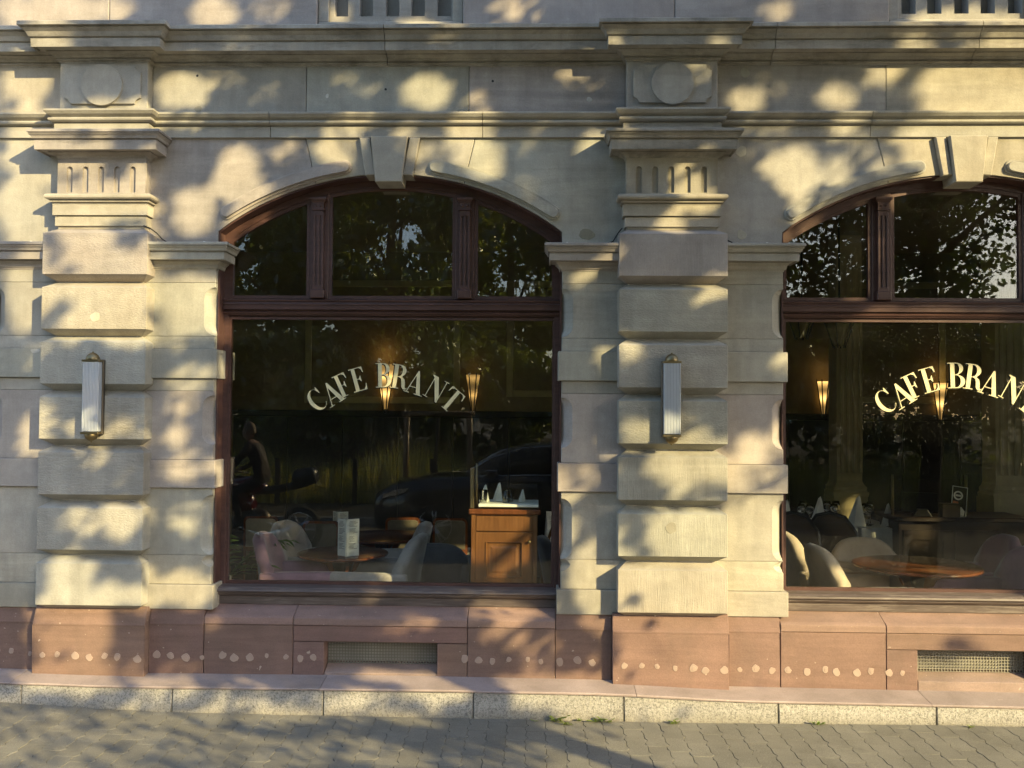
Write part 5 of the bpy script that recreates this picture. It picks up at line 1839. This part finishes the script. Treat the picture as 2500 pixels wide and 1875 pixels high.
for i, (x, y) in enumerate(WG):
    wineglass(x, y, .845, .185 + .02 * (i % 2), "stemmed wine glass, %s of the %s on the laid table" % (pos3[i % 3], names[i // 3]))
def cane_chair(x, y, rz, label):
    t = empty("cane_chair", (x, y, 0), rz, label, "chair", "dark cane back chairs")
    hoop = [(-.20, 0, .44), (-.235, -.005, .62), (-.21, -.01, .86), (-.12, -.015, .98), (0, -.02, 1.01), (.12, -.015, .98), (.21, -.01, .86), (.235, -.005, .62), (.20, 0, .44)]
    tube("back_hoop", M['black'], t, hoop, .016, 8)
    prism("cane_panel", M['cane'], t, [(x_ * .96, z_ if z_ > .5 else .47) for x_, y_, z_ in hoop], -.012, -.008)
    bm = bmesh.new(); add_round_box(bm, -.21, .21, 0, .40, .41, .46, .02)
    finish("seat", bm, M['black'], t)
    for sx in (-1, 1):
        tube("leg", M['black'], t, [(sx * .21, -.03, 0), (sx * .20, 0, .44)], .014, 8)
        tube("leg", M['black'], t, [(sx * .19, .38, 0), (sx * .18, .36, .42)], .014, 8)
cane_chair(2.16, 2.02, rad(-38), "dark cane chair at the left end of the laid table")
cane_chair(2.47, 2.02, rad(-38), "dark cane chair in the middle of the laid table")
# reception cabinet with till, screen, card
rc = empty("reception_cabinet", (3.66, 2.45, 0), 0, "dark reception cabinet at the right of the right window", "cabinet")
box("carcass", M['darkwood'], rc, -.54, .54, -.19, .25, 0, .915, .004)
box("worktop", M['darkwood'], rc, -.58, .60, -.24, .28, .917, .955, .006)
for a, b_ in ((-.50, -.10), (-.06, .34)):
    link_mesh("door", plate_mesh("door", [[(a, .1), (b_, .1), (b_, .84), (a, .84)], [(a + .07, .18), (b_ - .07, .18), (b_ - .07, .76), (a + .07, .76)]], -.205, .014), M['darkwood'], rc)
g2 = empty("glass_screen", (3.45, 2.42, .956), 0, "glass screen between brass posts on the dark reception cabinet", "screen")
for x in (-.32, .32):
    tube("post", M['brass'], g2, [(x, 0, 0), (x, 0, .35)], .013, 10)
box("screen_glass", M['glass'], g2, -.30, .30, -.003, .003, .03, .31)
tl = empty("till", (3.33, 2.33, .956), rad(-20), "black slanted till screen on the reception cabinet", "till")
prism("stand", M['black'], tl, [(-.06, 0), (.10, 0), (.06, .06), (-.02, .06)], -.06, .10, .004)
sc_ = box("screen", M['black'], tl, -.15, .15, -.01, .012, .03, .22, .006)
sc_.rotation_euler = (rad(-28), 0, 0)
bx = box("card_box", M['bronze'], None, -.075, .075, -.05, .05, 0, .115, .003)
bx.location = (3.56, 2.28, .956); tag(bx, "small grey box standing in front of the picture card", "box")
pc = empty("picture_card", (3.655, 2.32, .956), rad(-4), "leaning black and white picture card with a round emblem on the reception cabinet", "card")
b0 = box("card", M['print_black'], pc, -.065, .065, -.003, .003, 0, .26, .001)
fr_ = link_mesh("card_border", plate_mesh("card_border", [[(-.065, 0), (.065, 0), (.065, .26), (-.065, .26)], [(-.059, .006), (.059, .006), (.059, .254), (-.059, .254)]], -.0045, .0012), M['paper'], pc)
link_mesh("emblem", plate_mesh("emblem", [arc_pts(-.012, .18, .040, 0, 2 * math.pi, 24)[:-1], arc_pts(-.012, .18, .027, 0, 2 * math.pi, 24)[:-1]], -.0045, .0012), M['paper'], pc)
prism("emblem_bar", M['paper'], pc, [(-.035, .172), (.011, .172), (.011, .188), (-.035, .188)], -.0045, -.0031)
prism("card_figure", M['paper'], pc, [(-.05, .01), (.045, .01), (.050, .05), (.02, .085), (.0, .075), (-.02, .085), (-.045, .05)], -.0045, -.0031)
prism("card_patch", M['print_orange'], pc, [(-.056, .10), (-.005, .095), (-.008, .125), (-.05, .13)], -.0045, -.0031)
pc.rotation_euler = (rad(-10), rad(8), rad(-4))

# ------------------------------------------------------------------ parked car (seen mirrored in the glass)
car = empty("parked_car", (0.0, -7.75, -.12), 0, "dark estate car parked along the road edge, bonnet to the left", "car")
def loft_x(bm, secs, mi=0):
    """sections: (x, list of (y,z))"""
    b = bmesh.new()
    R_ = [[b.verts.new((x, y, z)) for y, z in s] for x, s in secs]
    k = len(R_[0])
    for i in range(len(R_) - 1):
        for j in range(k):
            q = (j + 1) % k
            f = b.faces.new((R_[i][j], R_[i][q], R_[i + 1][q], R_[i + 1][j])); f.smooth = True
    b.faces.new(R_[0]); b.faces.new(R_[-1])
    bmesh.ops.recalc_face_normals(b, faces=b.faces)
    join(bm, b, mi)
def body_sec(w, z0, zt, tuck=.06):
    h = zt - z0
    half = [(w * .80, z0), (w * .96, z0 + .10), (w, z0 + h * .45), (w * .985, z0 + h * .75), (w * .93, zt - .03), (w * .80, zt), (w * .4, zt + .02)]
    return half + [(-y, z) for y, z in half[::-1]]
bm = bmesh.new()
loft_x(bm, [(-2.34, body_sec(.62, .34, .66)), (-2.28, body_sec(.74, .26, .78)), (-2.05, body_sec(.86, .22, .90)), (-1.6, body_sec(.90, .20, .98)), (-1.1, body_sec(.91, .20, 1.03)),
            (-.8, body_sec(.92, .20, 1.05)), (1.2, body_sec(.92, .20, 1.06)), (2.0, body_sec(.90, .22, 1.05)), (2.28, body_sec(.82, .28, .98)), (2.36, body_sec(.70, .36, .85))])
finish("body", bm, M['car_paint'], car, None, recalc=False)
def cab_sec(w0, w1, z0, zt):
    return [(w0, z0), (w0 * .55 + w1 * .45, z0 + (zt - z0) * .55), (w1, zt - .05), (w1 * .8, zt), (-w1 * .8, zt), (-w1, zt - .05), (-(w0 * .55 + w1 * .45), z0 + (zt - z0) * .55), (-w0, z0)]
bm = bmesh.new()
loft_x(bm, [(-1.02, cab_sec(.80, .76, 1.00, 1.06)), (-.62, cab_sec(.83, .72, 1.0, 1.30)), (-.25, cab_sec(.84, .68, 1.0, 1.44)), (.4, cab_sec(.84, .67, 1.0, 1.50)), (1.4, cab_sec(.83, .66, 1.0, 1.47)), (1.95, cab_sec(.81, .66, 1.0, 1.36)), (2.2, cab_sec(.76, .68, .98, 1.10))])
finish("cabin", bm, M['black'], car, None, recalc=False)
for s in (-1, 1):
    tube("roof_rail", M['chrome'], car, [(-1.0, s * .80, 1.09), (-.6, s * .745, 1.31), (-.2, s * .70, 1.43), (.5, s * .69, 1.475), (1.5, s * .68, 1.44)], .014, 6)
    tube("window_trim", M['chrome'], car, [(-.95, s * .90, 1.045), (.3, s * .905, 1.065), (1.7, s * .89, 1.07)], .010, 6)
    bm = bmesh.new()
    add_prism(bm, [(-2.17, .72), (-1.86, .80), (-1.80, .86), (-1.98, .84), (-2.16, .78)], s * .87 - .03, s * .87 + .03, .004)
    finish("headlight", bm, M['alloy'], car)
    box("mirror", M['car_paint'], car, -.72, -.55, min(s * .93, s * 1.08), max(s * .93, s * 1.08), 1.02, 1.14, .03, None, 2)
    for x in (-1.44, 1.36):
        bm = bmesh.new()
        add_lathe(bm, [(.245, -.10), (.31, -.10), (.33, -.07), (.33, .07), (.31, .10), (.245, .10)], 40, (x, s * .80, .33), axis='y')
        ty = finish("tyre", bm, M['rubber'], car, None, recalc=False)
        ty.name = "wheel"
        bm = bmesh.new()
        add_lathe(bm, [(.225, -.06), (.24, -.095), (.246, -.09), (.246, .09), (.24, .095), (.225, .06)], 40, (x, s * .80, .33), axis='y')
        add_lathe(bm, [(0, -.02), (.24, -.02), (.24, .02), (0, .02)], 32, (x, s * .80, .33), axis='y')
        finish("wheel_dish", bm, M['black'], ty, None, recalc=False)
        bm = bmesh.new()
        for k in range(5):
            for d in (-.13, .13):
                a = k * 2 * math.pi / 5 + d + .3
                ca, sa = math.cos(a), math.sin(a)
                a2 = k * 2 * math.pi / 5 + d * 1.15 + .3
                add_tube(bm, [(x + .05 * ca, s * .885, .33 + .05 * sa), (x + .235 * math.cos(a2), s * .890, .33 + .235 * math.sin(a2))], [.020, .014], 6)
        add_lathe(bm, [(.05, -.01), (.05, .01), (0, .012)], 20, (x, s * .885, .33), axis='y')
        add_lathe(bm, [(.232, -.012), (.246, -.012), (.246, .012), (.232, .012)], 40, (x, s * .885, .33), axis='y')
        finish("rim", bm, M['alloy'], ty, None, recalc=False)
box("bumper_trim", M['chrome'], car, -2.33, -2.25, -.55, .55, .45, .47, .006)
lathe("fog_light", M['alloy'], car, [(0, 0), (.05, .005), (.05, .03), (0, .03)], 12, (-2.22, .70, .45), 'x')

# ------------------------------------------------------------------ motorcycle and the person beside it (mirrored at the left)
mb = empty("motorcycle", (-3.95, -6.75, -.12), rad(12), "dark red motorcycle with a windscreen parked at the road edge", "motorcycle")
for x in (-.72, .72):
    bm = bmesh.new()
    add_lathe(bm, [(.24, -.05), (.29, -.06), (.31, -.03), (.31, .03), (.29, .06), (.24, .05)], 32, (x, 0, .31), axis='y')
    w_ = finish("wheel", bm, M['rubber'], mb, None, recalc=False)
    bm = bmesh.new()
    for k in range(6):
        a = k * math.pi / 3
        add_tube(bm, [(x, 0, .31), (x + .24 * math.cos(a), 0, .31 + .24 * math.sin(a))], .012, 6)
    add_lathe(bm, [(.225, -.03), (.245, -.03), (.245, .03), (.225, .03)], 32, (x, 0, .31), axis='y')
    finish("rim", bm, M['alloy'], w_, None, recalc=False)
def blob(name, mat, prof, parent=mb):
    bm = bmesh.new()
    loft_x(bm, [(x, [(w * math.cos(a), z + h * math.sin(a)) for a in [2 * math.pi * i / 14 for i in range(14)]]) for x, z, w, h in prof])
    return finish(name, bm, M[mat], parent, None, recalc=False)
blob("tank", 'red_paint', [(-.36, .86, .06, .05), (-.25, .90, .15, .12), (0, .90, .17, .13), (.15, .86, .10, .09), (.2, .84, .05, .05)])
blob("fairing", 'red_paint', [(-.86, .86, .05, .06), (-.76, .86, .16, .17), (-.55, .82, .20, .22), (-.32, .74, .19, .22), (-.1, .66, .16, .18), (.0, .62, .08, .08)])
blob("seat", 'black', [(.1, .82, .06, .03), (.2, .83, .14, .06), (.5, .88, .14, .06), (.78, .94, .10, .05), (.85, .95, .04, .03)])
blob("engine", 'bronze', [(-.28, .42, .06, .08), (-.2, .42, .16, .17), (.15, .40, .16, .17), (.25, .40, .06, .08)])
blob("tail_box", 'black', [(.60, 1.00, .06, .05), (.66, 1.03, .15, .12), (.90, 1.05, .15, .12), (.95, 1.03, .07, .07)])
for s in (-1, 1):
    tube("fork", M['chrome'], mb, [(-.72, s * .09, .31), (-.48, s * .09, .98)], .022, 8)
    tube("swing_arm", M['chrome'], mb, [(.72, s * .09, .31), (.1, s * .10, .42)], .022, 8)
    tube("handlebar", M['black'], mb, [(-.46, 0, 1.0), (-.42, s * .2, 1.06), (-.30, s * .36, 1.04)], .014, 8)
    m_ = blob("mirror", 'black', [(-.52, 1.24, .02, .02), (-.50, 1.24, .07, .045), (-.47, 1.24, .02, .02)])
    m_.location = (0, s * .32, 0)
    tube("mirror_stem", M['chrome'], mb, [(-.43, s * .22, 1.06), (-.49, s * .32, 1.23)], .008, 6)
tube("exhaust", M['chrome'], mb, [(-.2, .16, .35), (.2, .18, .24), (.55, .2, .30), (.95, .2, .42)], [.025, .03, .045, .045], 10)
bm = bmesh.new()
b = bmesh.new()
R_ = []
for z, x, w_ in ((.98, -.74, .17), (1.12, -.66, .18), (1.26, -.56, .15), (1.33, -.50, .09)):
    R_.append([b.verts.new((x + .10 * (abs(u)) ** 2, u * w_, z)) for u in (-1, -.6, -.2, .2, .6, 1)])
for p, q in zip(R_, R_[1:]):
    for i in range(5):
        f = b.faces.new((p[i], p[i + 1], q[i + 1], q[i])); f.smooth = True
bmesh.ops.solidify(b, geom=b.faces[:], thickness=.005)
join(bm, b)
finish("windscreen", bm, M['glass'], mb)

def person(x, y, rz, label):
    """one skinned body, baked, clothes by height; head with face, hair as a child"""
    J = {'pel': (0, 0, .99, .14, .11), 'sp1': (.03, 0, 1.16, .13, .10), 'sp2': (.10, 0, 1.33, .155, .11), 'nk0': (.17, 0, 1.46, .09, .07), 'nk1': (.22, 0, 1.53, .05, .05)}
    names_ = list(J)
    V = [J[k][:3] for k in names_]; Rr = [J[k][3:] for k in names_]
    E_ = [(0, 1), (1, 2), (2, 3), (3, 4)]
    def chain(root, pts):
        prev = root
        for p in pts:
            V.append(p[:3]); Rr.append(p[3:]); E_.append((prev, len(V) - 1)); prev = len(V) - 1
    for s in (-1, 1):
        chain(0, [(.04, s * .10, .94, .095, .09), (.36, s * .19, .82, .064, .064), (.24, s * .21, .44, .044, .044), (.22, s * .215, .36, .04, .04), (.35, s * .225, .33, .038, .028)])
        chain(3, [(.15, s * .18, 1.41, .062, .062), (.28, s * .27, 1.20, .046, .046), (.46, s * .30, 1.11, .035, .035), (.52, s * .31, 1.10, .028, .020)])
        hand = len(V) - 1
        for k in range(4):
            yy = s * (.31 + (.5 - k / 3) * .06)
            chain(hand, [(.56, yy, 1.095, .010, .010), (.59 + .006 * (k in (1, 2)), yy, 1.08, .009, .009), (.59, yy, 1.055, .008, .008)])
        chain(hand, [(.54, s * .27, 1.085, .011, .011), (.56, s * .255, 1.07, .009, .009)])
    me = bpy.data.meshes.new("person")
    me.from_pydata(V, E_, [])
    o = bpy.data.objects.new("person", me)
    COL.objects.link(o)
    md = o.modifiers.new("skin", 'SKIN')
    for i, r in enumerate(Rr):
        me.skin_vertices[0].data[i].radius = r
    me.skin_vertices[0].data[0].use_root = True
    sb = o.modifiers.new("sub", 'SUBSURF'); sb.levels = 1; sb.render_levels = 1
    dg = bpy.context.evaluated_depsgraph_get(); dg.update()
    m2 = bpy.data.meshes.new_from_object(o.evaluated_get(dg))
    bpy.data.objects.remove(o)
    bm = bmesh.new(); bm.from_mesh(m2)
    for f in bm.faces:
        c = f.calc_center_median()
        f.material_index = 0 if (c.z > 1.50 or (c.x > .49 and c.z > .95)) else (1 if c.z > .98 else (3 if c.z < .40 else 2))
        f.smooth = True
    # head
    def head(bm, mi):
        b = bmesh.new()
        bmesh.ops.create_uvsphere(b, u_segments=20, v_segments=14, radius=1)
        for v in b.verts:
            x, y, z = v.co
            w = .078 * (1 - .12 * max(0, -z))
            v.co = Vector((.03 + x * .098 * (1 - .18 * max(0, -z) * (x < 0)), y * w, 1.655 + z * .125))
            if x > .8 and abs(y) < .25 and -.35 < z < .12: v.co.x += .016
        for f in b.faces: f.smooth = True
        join(bm, b, mi)
        for s in (-1, 1):
            b = bmesh.new(); bmesh.ops.create_uvsphere(b, u_segments=8, v_segments=6, radius=.028)
            b.transform(Matrix.Translation((.02, s * .080, 1.65)) @ Matrix.Scale(.35, 4, (0, 1, 0)))
            join(bm, b, mi)
            b = bmesh.new(); bmesh.ops.create_uvsphere(b, u_segments=8, v_segments=6, radius=.011)
            b.transform(Matrix.Translation((.116, s * .032, 1.67)))
            join(bm, b, 3)
        b = bmesh.new(); bmesh.ops.create_cube(b, size=1)
        b.transform(Matrix.Translation((.112, 0, 1.595)) @ Matrix.Diagonal((.012, .04, .008, 1)))
        join(bm, b, 1)
    hb = bmesh.new()
    head(hb, 0)
    for v in hb.verts: v.co += Vector((.20, 0, -.01))
    hm = {v: bm.verts.new(v.co) for v in hb.verts}
    for f in hb.faces:
        nf = bm.faces.new([hm[v] for v in f.verts]); nf.material_index = f.material_index; nf.smooth = True
    hb.free()
    ob = finish("person", bm, M['skin'], None, None, recalc=False)
    for k in ('jacket', 'trousers', 'black'): ob.data.materials.append(M[k])
    bm = bmesh.new()
    bmesh.ops.create_uvsphere(bm, u_segments=20, v_segments=14, radius=1)
    bmesh.ops.delete(bm, geom=[v for v in bm.verts if v.co.z < -.25 or (v.co.x > .45 and v.co.z < .55)], context='VERTS')
    for v in bm.verts:
        v.co = Vector((.224 + v.co.x * .108, v.co.y * .088, 1.650 + v.co.z * .136))
    h = finish("hair", bm, M['hair'], ob, None, True)
    ob.location = (x, y, -.12); ob.rotation_euler = (0, 0, rz)
    tag(ob, label, "person")
person(-3.82, -6.72, rad(192), "person in a dark maroon jacket sitting astride the red motorcycle")
